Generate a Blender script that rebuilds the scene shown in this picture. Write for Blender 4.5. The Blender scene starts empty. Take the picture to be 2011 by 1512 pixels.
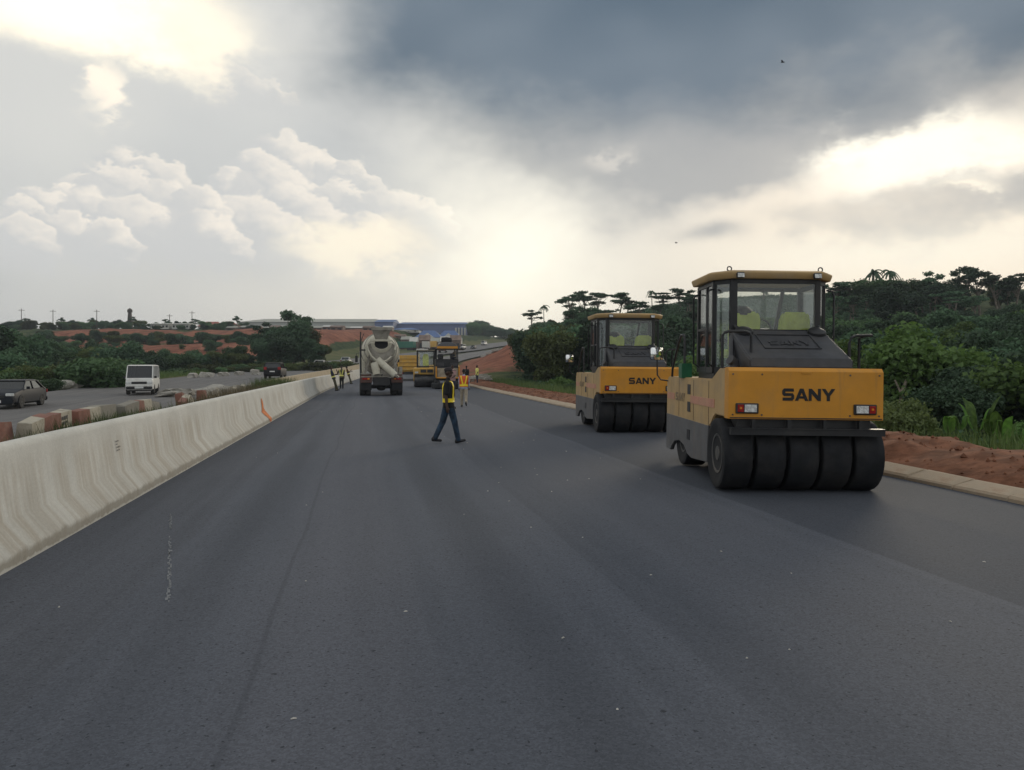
import bpy, bmesh, math, random
import numpy as np
from mathutils import Vector, Matrix, noise
R = math.radians
random.seed(7)
sc = bpy.context.scene
COL = sc.collection

# ---------------------------------------------------------------- camera
TH = R(10.4); CT, ST = math.cos(TH), math.sin(TH)      # camera heading, to the right of the road axis (+Y)
F, H, YH, XC = 1520.0, 1.82, 718.0, 1005.5
cam = bpy.data.cameras.new('camera'); camo = bpy.data.objects.new('camera', cam); COL.objects.link(camo)
camo.location = (0, 0, H); camo.rotation_euler = (R(90), 0, -TH)
cam.sensor_width = 36; cam.lens = 36*F/2011; cam.shift_y = -(756-YH)/2011
cam.clip_start = .1; cam.clip_end = 9000
sc.camera = camo

def nd(t, typ, ins=None, **props):
    n = t.nodes.new(typ)
    for k, v in props.items(): setattr(n, k, v)
    for k, v in (ins or {}).items():
        if isinstance(v, bpy.types.NodeSocket): t.links.new(v, n.inputs[k])
        else: n.inputs[k].default_value = v
    return n
def mth(t, op, *a, clamp=False):
    return nd(t, 'ShaderNodeMath', dict(enumerate(a)), operation=op, use_clamp=clamp).outputs[0]
def mixc(t, f, a, b, bt='MIX'):
    n = nd(t, 'ShaderNodeMix', data_type='RGBA', blend_type=bt)
    for k, v in ((0, f), (6, a), (7, b)):
        if isinstance(v, bpy.types.NodeSocket): t.links.new(v, n.inputs[k])
        else: n.inputs[k].default_value = v if k == 0 else (*v[:3], 1)
    return n.outputs[2]
def sstep(t, x, a, b):
    n = nd(t, 'ShaderNodeMapRange', {0: x, 1: a, 2: b, 3: 0., 4: 1.}, interpolation_type='SMOOTHSTEP')
    return n.outputs[0]
def fbm(t, vec, scale, detail=5., rough=.55, dist=0., typ='FBM'):
    return nd(t, 'ShaderNodeTexNoise', {'Vector': vec, 'Scale': scale, 'Detail': detail, 'Roughness': rough, 'Distortion': dist}, noise_dimensions='3D').outputs[0]

# ---------------------------------------------------------------- sky: broken evening overcast, sun behind cloud ahead right
SUN_AZ, SUN_EL = R(26.7), R(15.0)
w = bpy.data.worlds.new('World'); sc.world = w; w.use_nodes = True
t = w.node_tree; t.nodes.clear()
tc = nd(t, 'ShaderNodeTexCoord').outputs['Generated']
sp = nd(t, 'ShaderNodeSeparateXYZ', {0: tc}).outputs
X = mth(t, 'SUBTRACT', mth(t, 'MULTIPLY', sp[0], CT), mth(t, 'MULTIPLY', sp[1], ST))
D = mth(t, 'ADD', mth(t, 'MULTIPLY', sp[0], ST), mth(t, 'MULTIPLY', sp[1], CT))
az = mth(t, 'ARCTAN2', X, D)
hyp = mth(t, 'SQRT', mth(t, 'ADD', mth(t, 'MULTIPLY', X, X), mth(t, 'MULTIPLY', D, D)))
el = mth(t, 'ARCTAN2', sp[2], hyp)
P = nd(t, 'ShaderNodeCombineXYZ', {0: X, 1: D, 2: mth(t, 'MULTIPLY', sp[2], 1.6)}).outputs[0]
def off(v, d): return nd(t, 'ShaderNodeVectorMath', {0: v, 1: d}, operation='ADD').outputs[0]
nA = fbm(t, P, 3.2, 5, .56); nB = fbm(t, off(P, (5, 3, 1)), 3.6, 5, .58)
azw = mth(t, 'ADD', az, mth(t, 'MULTIPLY', mth(t, 'SUBTRACT', nA, .5), .34))
elw = mth(t, 'ADD', el, mth(t, 'MULTIPLY', mth(t, 'SUBTRACT', nB, .5), .22))
azs = mth(t, 'ADD', az, mth(t, 'MULTIPLY', mth(t, 'SUBTRACT', nA, .5), .12))
els = mth(t, 'ADD', el, mth(t, 'MULTIPLY', mth(t, 'SUBTRACT', nB, .5), .07))
def sky_at(px, py):
    a = math.atan((px-XC)/F); return a, math.atan((YH-py)/F*math.cos(a))
def blob(px, py, sa, se, A=None, E=None, pw=1.):
    a0, e0 = sky_at(px, py); A = A or azw; E = E or elw
    u = mth(t, 'DIVIDE', mth(t, 'SUBTRACT', A, a0), sa); v = mth(t, 'DIVIDE', mth(t, 'SUBTRACT', E, e0), se)
    r2 = mth(t, 'ADD', mth(t, 'MULTIPLY', u, u), mth(t, 'MULTIPLY', v, v))
    if pw != 1: r2 = mth(t, 'POWER', r2, pw)
    return mth(t, 'EXPONENT', mth(t, 'MULTIPLY', r2, -1.))
def mul(*a):
    o = a[0]
    for b in a[1:]: o = mth(t, 'MULTIPLY', o, b)
    return o
def add(*a):
    o = a[0]
    for b in a[1:]: o = mth(t, 'ADD', o, b)
    return o
nish = nd(t, 'ShaderNodeTexSky', sky_type='NISHITA', sun_disc=False, sun_elevation=SUN_EL, sun_rotation=TH+SUN_AZ, dust_density=3., air_density=1.2)
clear = nd(t, 'ShaderNodeMix', {0: 1., 6: nish.outputs[0], 7: (.1, .1, .1, 1)}, data_type='RGBA', blend_type='MULTIPLY').outputs[2]
# even grey-white veil, a little mottled, all the way round
soft = fbm(t, off(P, (1, 7, 2)), 2.2, 2, .5)
veil = mixc(t, sstep(t, soft, .3, .72), (.50, .53, .555), (.76, .755, .72))
col = mixc(t, .9, clear, veil)
# warm low sky towards the sun's side
low = mul(mth(t, 'EXPONENT', mul(mth(t, 'POWER', mth(t, 'MAXIMUM', el, 0.), 1.3), -14.)), mth(t, 'EXPONENT', mul(mth(t, 'POWER', mth(t, 'ABSOLUTE', mth(t, 'SUBTRACT', az, .3)), 2.), -1.6)))
col = mixc(t, mul(low, .85), col, (.84, .79, .69))
# fronts of the clouds away from the sun are lit full on
back = sstep(t, D, .25, -.45)
col = mixc(t, back, col, mixc(t, 1., col, (1.12, 1.12, 1.12), 'MULTIPLY'))
# heaped cloud, low on the left, lit from the right
nF = fbm(t, off(P, (4, 4, 4)), 15., 5, .62)
azr = add(az, mul(mth(t, 'SUBTRACT', nA, .5), .16), mul(mth(t, 'SUBTRACT', nF, .5), .13))
elr = add(el, mul(mth(t, 'SUBTRACT', nB, .5), .09), mul(mth(t, 'SUBTRACT', nF, .5), -.085))
nG = fbm(t, off(P, (6, 1, 9)), 42., 3, .6)
azc = add(az, mul(mth(t, 'SUBTRACT', nF, .5), .045), mul(mth(t, 'SUBTRACT', nG, .5), .030)); elc = add(el, mul(mth(t, 'SUBTRACT', nF, .5), -.035), mul(mth(t, 'SUBTRACT', nG, .5), .030))
HEAPS = [(555, 345, 55), (500, 370, 45), (612, 375, 50), (652, 362, 32), (692, 372, 38), (456, 395, 42), (535, 402, 58), (602, 422, 48), (654, 428, 52), (708, 436, 44), (438, 442, 34), (575, 452, 58), (480, 466, 58), (765, 448, 58), (835, 462, 46), (640, 486, 54), (555, 496, 50),
         (250, 365, 44), (200, 385, 40), (302, 388, 50), (160, 402, 38), (118, 412, 34), (232, 412, 54), (322, 432, 48), (78, 432, 40), (180, 452, 48), (40, 455, 40), (262, 472, 54), (342, 482, 44), (122, 484, 46), (395, 430, 40), (400, 480, 46), (420, 500, 44), (30, 490, 42), (720, 480, 46), (210, 495, 40), (470, 185, 34), (515, 190, 26), (430, 190, 24), (545, 200, 22)]
tone = fbm(t, off(P, (8, 8, 1)), 20., 2, .5)
for (hx, hy, hr) in HEAPS:
    a0, e0 = sky_at(hx, hy); rr_ = hr*1.5/F
    u = mth(t, 'DIVIDE', mth(t, 'SUBTRACT', azc, a0), rr_); v = mth(t, 'DIVIDE', mth(t, 'SUBTRACT', elc, e0), rr_)
    r2 = mth(t, 'MULTIPLY_ADD', u, u, mul(v, v))
    msk = mul(sstep(t, r2, 1.0, .78), sstep(t, v, -1.0, .1))
    li = sstep(t, add(mul(u, .45), mul(v, .75), mul(tone, .5)), .45, 1.12)
    col = mixc(t, mul(msk, (.34 if hy < 250 else .80)), col, mixc(t, li, (.655, .66, .65), (1.0, .925, .815)))
# mid grey decks on the right, under the dark bank
ragged = sstep(t, fbm(t, off(P, (9, 2, 2)), 6., 4, .6), .3, .62)
deck = add(blob(1290, 340, .13, .062, azw, elw, 2.), blob(1560, 250, .30, .075, azw, elw, 2.), blob(1850, 425, .16, .032, azw, elw, 2.), blob(1400, 465, .04, .010, azs, els), mul(blob(1080, 260, .2, .05), .6))
deck = mth(t, 'MINIMUM', mul(deck, add(mul(ragged, .35), .65)), 1.)
col = mixc(t, mul(deck, .85), col, (.37, .385, .40))
# the dark bank overhead
bank = mul(sstep(t, elw, .245, .375), sstep(t, azw, -.33, -.12), sstep(t, el, 1.25, .7), sstep(t, az, 1.25, .8))
bn = fbm(t, off(P, (2, 8, 5)), 4., 2, .5)
bcol = mixc(t, sstep(t, bn, .3, .75), (.095, .145, .20), (.18, .23, .285))
col = mixc(t, mul(bank, .95), col, bcol)
# gaps that glow
def glow(m, c, k): 
    global col
    col = mixc(t, mth(t, 'MINIMUM', mul(m, k), 1.), col, c)
glow(blob(990, 540, .135, .12, azw, elw), (1.22, 1.16, .98), 1.)
glow(blob(1080, 640, .26, .05, azs, els), (1.05, .97, .80), .6)
glow(blob(690, 482, .075, .030, azr, elr, 1.7), (1.12, 1.02, .82), .9)
glow(blob(1780, 500, .24, .03, azs, els), (1.1, 1.03, .86), .75)
glow(blob(1735, 315, .085, .042, azr, elr, 1.8), (1.4, 1.32, 1.12), 1.)
glow(blob(1850, 285, .08, .034, azr, elr, 1.5), (1.4, 1.3, 1.08), .9)
glow(blob(1750, 345, .16, .075), (1.05, 1.0, .88), .35)
glow(blob(170, 25, .155, .050, azr, elr, 1.9), (1.5, 1.36, 1.05), 1.)
glow(blob(375, 75, .045, .042, azr, elr, 1.5), (1.15, 1.05, .86), .8)
glow(blob(190, 195, .020, .026, azr, elr, 1.9), (1.15, 1.05, .88), .95)
glow(blob(1225, 325, .020, .012, azr, elr), (.9, .84, .75), .5)
glow(blob(1880, 378, .024, .008, azr, elr), (1.2, 1.1, .9), .8)
ground_c = (.10, .10, .09)
col = mixc(t, sstep(t, sp[2], 0., -.06), col, ground_c)
bg = nd(t, 'ShaderNodeBackground', {0: col, 1: 1.0})
t.links.new(bg.outputs[0], nd(t, 'ShaderNodeOutputWorld').inputs[0])
w.cycles.sampling_method = 'MANUAL'; w.cycles.sample_map_resolution = 512

# ---------------------------------------------------------------- sun through thin cloud
sl = bpy.data.lights.new('sun', 'SUN'); sl.energy = 1.0; sl.angle = R(18); sl.color = (1., .88, .70)
so = bpy.data.objects.new('sun', sl); COL.objects.link(so)
_a = TH+SUN_AZ
so.rotation_euler = Vector((-math.sin(_a)*math.cos(SUN_EL), -math.cos(_a)*math.cos(SUN_EL), -math.sin(SUN_EL))).to_track_quat('-Z', 'Y').to_euler()

vs = sc.view_settings
vs.view_transform = 'Standard'; vs.look = 'None'; vs.exposure = 0.0; vs.gamma = 1.0; vs.use_curve_mapping = False
sc.cycles.max_bounces = 6; sc.cycles.transparent_max_bounces = 10; sc.cycles.diffuse_bounces = 3; sc.cycles.glossy_bounces = 3
sc.cycles.volume_bounces = 0
# ---------------------------------------------------------------- helpers
def W(X, D): return (X*CT+D*ST, -X*ST+D*CT)             # metres right of / ahead of the camera -> world
def G(px, py, h=H):                                       # where the sight line meets level ground
    d = h*F/(py-YH); return W((px-XC)/F*d, d)
def PD(px, d): return W((px-XC)/F*d, d)
def lerp(a, b, f): return a+(b-a)*f
def ss(x, a, b):
    f = min(1, max(0, (x-a)/(b-a))); return f*f*(3-2*f)
def tag(o, label=None, cat=None, group=None, kind=None):
    if label: o['label'] = label
    if cat: o['category'] = cat
    if group: o['group'] = group
    if kind: o['kind'] = kind
    return o
def empty(name, loc=(0, 0, 0), rz=0.0):
    o = bpy.data.objects.new(name, None); COL.objects.link(o); o.location = loc; o.rotation_euler = (0, 0, rz)
    o.empty_display_size = .2
    return o
KIDS = {}
def link(o, parent=None):
    COL.objects.link(o)
    if parent is not None:
        o.parent = parent; KIDS.setdefault(parent.name, []).append(o)
    return o
def copy_tree(o, parent=None):
    c = o.copy(); link(c, parent)
    for ch in list(KIDS.get(o.name, [])): copy_tree(ch, c)
    return c

class MB:
    def __init__(s): s.v = []; s.f = []; s.m = []
    def add(s, vs, fs, mi=0):
        b = len(s.v); s.v += [tuple(p) for p in vs]; s.f += [tuple(b+i for i in f) for f in fs]; s.m += [mi]*len(fs); return s
    def box(s, c, d, rz=0., rx=0., mi=0, ry=0.):
        m = Matrix.Rotation(rz, 3, 'Z') @ Matrix.Rotation(rx, 3, 'X') @ Matrix.Rotation(ry, 3, 'Y')
        vs = [Vector(c)+m @ Vector((d[0]*x/2, d[1]*y/2, d[2]*z/2)) for x in (-1, 1) for y in (-1, 1) for z in (-1, 1)]
        return s.add(vs, [(0, 1, 3, 2), (4, 6, 7, 5), (0, 4, 5, 1), (2, 3, 7, 6), (0, 2, 6, 4), (1, 5, 7, 3)], mi)
    def b2(s, x0, x1, y0, y1, z0, z1, mi=0): return s.box(((x0+x1)/2, (y0+y1)/2, (z0+z1)/2), (x1-x0, y1-y0, z1-z0), mi=mi)
    def prism(s, poly, ax, a, b, mi=0):
        n = len(poly)
        g = {'x': lambda p, q: (q, p[0], p[1]), 'y': lambda p, q: (p[0], q, p[1]), 'z': lambda p, q: (p[0], p[1], q)}[ax]
        vs = [g(p, a) for p in poly]+[g(p, b) for p in poly]
        return s.add(vs, [tuple(range(n)), tuple(range(2*n-1, n-1, -1))]+[(i, (i+1) % n, n+(i+1) % n, n+i) for i in range(n)], mi)
    def loft(s, rings, cap=True, mi=0, closed=True):
        n = len(rings[0]); vs = [p for r in rings for p in r]; fs = []
        for k in range(len(rings)-1):
            for i in range(n if closed else n-1):
                j = (i+1) % n; fs.append((k*n+i, k*n+j, (k+1)*n+j, (k+1)*n+i))
        if cap: fs += [tuple(range(n)), tuple(range((len(rings)-1)*n, len(rings)*n))[::-1]]
        return s.add(vs, fs, mi)
    def cyl(s, p0, p1, r0, r1=None, n=10, cap=True, mi=0):
        r1 = r0 if r1 is None else r1
        p0, p1 = Vector(p0), Vector(p1); d = (p1-p0)
        q = d.to_track_quat('Z', 'Y')
        ring = lambda p, r: [p+q @ Vector((r*math.cos(2*math.pi*i/n), r*math.sin(2*math.pi*i/n), 0)) for i in range(n)]
        return s.loft([ring(p0, r0), ring(p1, r1)], cap, mi)
    def tube(s, pts, r, n=7, mi=0):
        pts = [Vector(p) for p in pts]; rings = []
        rr = r if isinstance(r, (list, tuple)) else [r]*len(pts)
        for i, p in enumerate(pts):
            d = (pts[min(i+1, len(pts)-1)]-pts[max(i-1, 0)]).normalized()
            a = d.cross(Vector((.31, .17, .93))); a = a.normalized() if a.length > .05 else d.cross(Vector((1, 0, 0))).normalized()
            b = d.cross(a)
            rings.append([p+(a*math.cos(2*math.pi*k/n)+b*math.sin(2*math.pi*k/n))*rr[i] for k in range(n)])
        return s.loft(rings, True, mi)
    def lathe(s, prof, M=None, n=24, mi=0, ax='x'):       # prof: (radius, height along axis)
        M = M or Matrix.Identity(4); rings = []
        for r, h in prof:
            ring = []
            for i in range(n):
                a = 2*math.pi*i/n; c, d = r*math.cos(a), r*math.sin(a)
                ring.append(M @ Vector({'x': (h, c, d), 'y': (c, h, d), 'z': (c, d, h)}[ax]))
            rings.append(ring)
        return s.loft(rings, True, mi)
    def build(s, name, mats, parent=None, smooth=0, bevel=0, seg=1, loc=None):
        me = bpy.data.meshes.new(name); me.from_pydata(s.v, [], s.f)
        mats = mats if isinstance(mats, (list, tuple)) else [mats]
        for m in mats: me.materials.append(m)
        if len(mats) > 1: me.polygons.foreach_set('material_index', s.m)
        bm = bmesh.new(); bm.from_mesh(me)
        bmesh.ops.recalc_face_normals(bm, faces=bm.faces[:])
        if bevel:
            es = [e for e in bm.edges if len(e.link_faces) == 2 and e.calc_face_angle(0) > R(25)]
            bmesh.ops.bevel(bm, geom=es, offset=bevel, segments=seg, affect='EDGES', clamp_overlap=True)
        bm.to_mesh(me); bm.free()
        if smooth:
            me.polygons.foreach_set('use_smooth', [True]*len(me.polygons)); me.set_sharp_from_angle(angle=R(smooth))
        me.update()
        o = bpy.data.objects.new(name, me); link(o, parent)
        if loc: o.location = loc
        return o
def raw(name, v, f, mats, parent=None, smooth=False, mi=None):
    me = bpy.data.meshes.new(name); me.from_pydata(v, [], f)
    for m in (mats if isinstance(mats, (list, tuple)) else [mats]): me.materials.append(m)
    if mi is not None: me.polygons.foreach_set('material_index', mi)
    if smooth: me.polygons.foreach_set('use_smooth', [True]*len(f))
    me.update(); o = bpy.data.objects.new(name, me); return link(o, parent)

# ---------------------------------------------------------------- materials
def newmat(name):
    m = bpy.data.materials.new(name); m.use_nodes = True; t = m.node_tree; t.nodes.clear()
    b = nd(t, 'ShaderNodeBsdfPrincipled'); o = nd(t, 'ShaderNodeOutputMaterial'); t.links.new(b.outputs[0], o.inputs[0])
    return m, t, b, o
def pm(name, c, rough=.5, metal=0., var=.18, scale=4., dirt=None, dirt_amt=.5, dirt_scale=2.2, bump=0., bscale=40., spec=.5, coat=0.):
    m, t, b, o = newmat(name)
    tc = nd(t, 'ShaderNodeTexCoord').outputs['Object']
    n = fbm(t, tc, scale, 5, .6)
    lo = tuple(x*(1-var) for x in c); hi = tuple(min(1, x*(1+var)) for x in c)
    col = mixc(t, sstep(t, n, .3, .7), lo, hi)
    r = rough
    if dirt:
        dn = fbm(t, tc, dirt_scale, 8, .65)
        f = mth(t, 'MULTIPLY', sstep(t, dn, .45, .72), dirt_amt)
        col = mixc(t, f, col, dirt)
        r = mth(t, 'ADD', mth(t, 'MULTIPLY', f, max(0, .85-rough)), rough)
    t.links.new(col, b.inputs['Base Color'])
    if isinstance(r, float): b.inputs['Roughness'].default_value = r
    else: t.links.new(r, b.inputs['Roughness'])
    b.inputs['Metallic'].default_value = metal; b.inputs['Specular IOR Level'].default_value = spec
    b.inputs['Coat Weight'].default_value = coat
    if bump:
        bn = nd(t, 'ShaderNodeBump', {'Strength': bump, 'Distance': .02, 'Height': fbm(t, tc, bscale, 6, .6)})
        t.links.new(bn.outputs[0], b.inputs['Normal'])
    return m
def glassmat(name, tint=(.82, .86, .85), refl=.10, dust=.10, dustc=(.45, .44, .40)):
    m, t, b, o = newmat(name); t.nodes.remove(b)
    tr = nd(t, 'ShaderNodeBsdfTransparent', {0: (*tint, 1)}); gl = nd(t, 'ShaderNodeBsdfGlossy', {0: (.9, .93, .95, 1), 1: .03})
    df = nd(t, 'ShaderNodeBsdfDiffuse', {0: (*dustc, 1)})
    tc = nd(t, 'ShaderNodeTexCoord').outputs['Object']
    dn = mth(t, 'MULTIPLY', sstep(t, fbm(t, tc, 2.5, 6, .6), .2, .8), dust*2)
    fr = mth(t, 'ADD', mth(t, 'MULTIPLY', nd(t, 'ShaderNodeFresnel', {0: 1.5}).outputs[0], .9), refl*.3)
    a = nd(t, 'ShaderNodeMixShader', {0: dn, 1: tr.outputs[0], 2: df.outputs[0]})
    c = nd(t, 'ShaderNodeMixShader', {0: fr, 1: a.outputs[0], 2: gl.outputs[0]})
    t.links.new(c.outputs[0], o.inputs[0]); return m
def leafmat(name, c, c2, trans=.25):
    m, t, b, o = newmat(name); t.nodes.remove(b)
    tc = nd(t, 'ShaderNodeTexCoord').outputs['Object']; oi = nd(t, 'ShaderNodeObjectInfo')
    n = fbm(t, tc, .55, 4, .6)
    f = mth(t, 'ADD', mth(t, 'MULTIPLY', sstep(t, n, .3, .7), .6), mth(t, 'MULTIPLY', oi.outputs['Random'], .4))
    fine = fbm(t, tc, 9., 2, .5)
    col = mixc(t, f, c, c2); col = mixc(t, mth(t, 'MULTIPLY', sstep(t, fine, .35, .7), .6), col, tuple(x*1.5 for x in c2))
    hs = nd(t, 'ShaderNodeHueSaturation', {0: mth(t, 'ADD', mth(t, 'MULTIPLY', mth(t, 'SUBTRACT', oi.outputs['Random'], .5), .035), .5), 1: 1., 2: mth(t, 'ADD', mth(t, 'MULTIPLY', oi.outputs['Random'], .85), .5), 4: col}).outputs[0]
    d = nd(t, 'ShaderNodeBsdfDiffuse', {0: hs}); tl = nd(t, 'ShaderNodeBsdfTranslucent', {0: hs})
    g = nd(t, 'ShaderNodeBsdfGlossy', {0: (.5, .55, .55, 1), 1: .55})
    a = nd(t, 'ShaderNodeMixShader', {0: trans, 1: d.outputs[0], 2: tl.outputs[0]})
    e = nd(t, 'ShaderNodeMixShader', {0: .04, 1: a.outputs[0], 2: g.outputs[0]})
    t.links.new(e.outputs[0], o.inputs[0]); return m

M = {}
DUST = (.33, .27, .20)
M['yellow'] = pm('yellow_paint', (.60, .262, .020), .42, var=.08, scale=1.5, dirt=(.40, .21, .06), dirt_amt=.45, dirt_scale=1.4, spec=.45)
M['yellow_dusty'] = pm('dusty_yellow_paint', (.46, .30, .125), .55, var=.1, scale=2., dirt=(.36, .28, .19), dirt_amt=.75, dirt_scale=1.6)
M['yellow_machine'] = pm('machine_yellow', (.62, .36, .06), .5, var=.1, dirt=DUST, dirt_amt=.4)
M['black_frame'] = pm('black_frame', (.012, .013, .016), .45, var=.2, dirt=(.06, .055, .05), dirt_amt=.4)
M['logo_black'] = pm('logo_black', (.006, .006, .007), .5, var=.1)
M['hood'] = pm('hood_charcoal', (.035, .036, .042), .5, var=.2, scale=7., dirt=(.10, .09, .08), dirt_amt=.5)
M['skirt'] = pm('grey_skirt', (.105, .105, .11), .6, var=.15, dirt=(.20, .17, .14), dirt_amt=.5)
M['rubber'] = pm('rubber', (.014, .015, .018), .72, var=.25, scale=6., dirt=(.045, .042, .04), dirt_amt=.6, spec=.25)
M['rubber_side'] = pm('rubber_dusty', (.04, .04, .04), .85, var=.3, scale=6., dirt=(.12, .105, .09), dirt_amt=.7, spec=.25)
M['rim'] = pm('rim_grey', (.06, .06, .06), .6, var=.3, dirt=(.2, .17, .13), dirt_amt=.6)
M['glass'] = glassmat('cab_glass', (.92, .94, .93), .05, .025)
M['dark_glass'] = glassmat('tinted_glass', (.06, .07, .085), .1, .01)
M['chrome'] = pm('mirror_chrome', (.85, .86, .87), .06, 1., var=.03)
M['red_lens'] = pm('red_lens', (.30, .012, .012), .15, var=.2, scale=30.)
M['amber_lens'] = pm('amber_lens', (.65, .22, .02), .15, var=.2, scale=30.)
M['white_lens'] = pm('white_lens', (.62, .63, .62), .12, var=.35, scale=30.)
M['seat'] = pm('lime_seat_cover', (.74, .84, .13), .8, var=.12, scale=6., bump=.3, bscale=9.)
M['pink'] = pm('faded_red_stripe', (.50, .23, .15), .55, var=.12, dirt=(.52, .36, .22), dirt_amt=.5)
M['faded'] = pm('faded_lettering', (.27, .19, .10), .6, var=.3)
M['steel'] = pm('worn_steel', (.10, .10, .105), .42, .6, var=.3, dirt=(.06, .05, .045), dirt_amt=.5)
M['beige'] = pm('drum_cream', (.56, .53, .43), .5, var=.08, dirt=(.33, .28, .20), dirt_amt=.55, dirt_scale=1.3)
M['beige_d'] = pm('mixer_grey', (.30, .28, .24), .6, var=.15, dirt=(.12, .10, .08), dirt_amt=.6)
M['rustred'] = pm('rust_red_paint', (.085, .036, .028), .6, var=.25, dirt=(.10, .075, .06), dirt_amt=.6)
M['cloth_black'] = pm('black_cloth', (.010, .010, .012), .9, var=.25, scale=12.)
M['jeans'] = pm('blue_jeans', (.016, .036, .066), .9, var=.6, scale=5.)
M['skin'] = pm('brown_skin', (.055, .028, .018), .55, var=.12, scale=9.)
M['shoe'] = pm('dark_boots', (.010, .010, .014), .6, var=.2)
M['hivis_y'] = pm('reflective_yellow', (.88, .66, .015), .5, var=.06)
M['hivis_w'] = pm('reflective_pale_yellow', (.78, .74, .20), .5, var=.06)
M['hivis_o'] = pm('orange_vest', (.62, .10, .025), .7, var=.1)
M['khaki'] = pm('khaki_cloth', (.33, .28, .21), .9, var=.2)
M['paleblue'] = pm('pale_blue_cloth', (.30, .33, .42), .9, var=.12)
M['pinkcloth'] = pm('faded_pink_cloth', (.36, .22, .21), .9, var=.15)
M['olive'] = pm('olive_cloth', (.07, .065, .035), .9, var=.2)
M['navy'] = pm('navy_cloth', (.025, .028, .055), .9, var=.2)
M['maroon'] = pm('maroon_cloth', (.07, .02, .02), .9, var=.2)
M['hair'] = pm('black_hair', (.008, .007, .007), .8, var=.2)
M['cap'] = pm('dark_cap', (.022, .016, .018), .8, var=.2)
M['white_paint'] = pm('white_paint', (.70, .70, .67), .4, var=.05, dirt=(.45, .40, .33), dirt_amt=.35, coat=.2)
M['silver'] = pm('silver_paint', (.42, .43, .44), .35, .5, var=.06, coat=.2)
M['darkcar'] = pm('dark_blue_grey_paint', (.010, .013, .020), .5, var=.08, spec=.25)
M['blackcar'] = pm('black_paint', (.007, .007, .009), .5, var=.08, spec=.25)
M['plastic'] = pm('dark_plastic', (.02, .02, .022), .6, var=.2)
M['plate'] = pm('number_plate', (.66, .67, .66), .5, var=.05)
M['green'] = pm('green_plastic', (.012, .12, .055), .4, var=.15)
M['truckgreen'] = pm('green_truck_paint', (.03, .16, .11), .5, var=.1)
M['wall_grey'] = pm('grey_sheet_wall', (.40, .40, .38), .7, var=.06, scale=.2)
M['roof_grey'] = pm('grey_sheet_roof', (.36, .36, .31), .7, var=.06, scale=.2)
M['roof_blue'] = pm('blue_sheet_roof', (.085, .15, .32), .6, var=.12, scale=.2)
M['wall_blue'] = pm('blue_sheet_wall', (.12, .15, .28), .7, var=.08, scale=.2)
M['wall_white'] = pm('white_render', (.58, .57, .53), .8, var=.1, scale=.4, dirt=(.33, .28, .22), dirt_amt=.5, dirt_scale=.4)
M['roof_red'] = pm('red_sheet_roof', (.30, .085, .06), .7, var=.15, scale=.4)
M['roof_rust'] = pm('rusty_sheet_roof', (.19, .13, .10), .8, var=.3, scale=.5, dirt=(.30, .24, .20), dirt_amt=.6, dirt_scale=.5)
M['opening'] = pm('dark_interior', (.02, .02, .022), .9, var=.2)
M['timber'] = pm('weathered_pole', (.09, .075, .06), .9, var=.3)
M['bark'] = pm('grey_bark', (.16, .135, .105), .9, var=.35, scale=3., bump=.4, bscale=12.)
M['bark_pale'] = pm('pale_bark', (.33, .28, .22), .9, var=.3, scale=3.)
M['leaf_d'] = leafmat('dark_foliage', (.034, .072, .044), (.074, .126, .062))
M['leaf_m'] = leafmat('mid_foliage', (.046, .098, .048), (.100, .170, .066))
M['leaf_b'] = leafmat('bright_foliage', (.060, .120, .030), (.130, .210, .055), .4)
M['leaf_y'] = leafmat('olive_foliage', (.050, .070, .022), (.105, .125, .04), .35)
M['banana'] = leafmat('banana_leaf', (.060, .135, .022), (.12, .23, .04), .4)
M['dry'] = leafmat('dry_weeds', (.10, .085, .04), (.22, .18, .10), .3)
M['grass'] = leafmat('green_grass', (.05, .085, .022), (.11, .15, .045), .35)

def grimy(m, spat=(.035, .028, .02), amt=.8):
    t = m.node_tree; b = [n for n in t.nodes if n.type == 'BSDF_PRINCIPLED'][0]; src = b.inputs['Base Color'].links[0].from_socket
    tc = nd(t, 'ShaderNodeTexCoord').outputs['Object']; sx = nd(t, 'ShaderNodeSeparateXYZ', {0: tc}).outputs
    sp_ = sstep(t, fbm(t, tc, 34., 3, .6), .68, .74); zone = sstep(t, mth(t, 'ADD', sx[2], mth(t, 'MULTIPLY', fbm(t, tc, 1.7, 3), .5)), 1.62, 1.15)
    runs = sstep(t, fbm(t, nd(t, 'ShaderNodeCombineXYZ', {0: mth(t, 'MULTIPLY', sx[0], 9.), 1: mth(t, 'MULTIPLY', sx[1], 9.), 2: mth(t, 'MULTIPLY', sx[2], .7)}).outputs[0], 1., 4, .6), .56, .70)
    c = mixc(t, mth(t, 'MULTIPLY', runs, .22), src, (.20, .13, .07)); c = mixc(t, mth(t, 'MULTIPLY', mth(t, 'MULTIPLY', sp_, zone), amt), c, spat)
    t.links.new(c, b.inputs['Base Color'])
grimy(M['yellow']); grimy(M['yellow_dusty'], (.10, .075, .05)); grimy(M['skirt'], (.03, .028, .026)); grimy(M['beige'], (.16, .13, .10))
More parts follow.
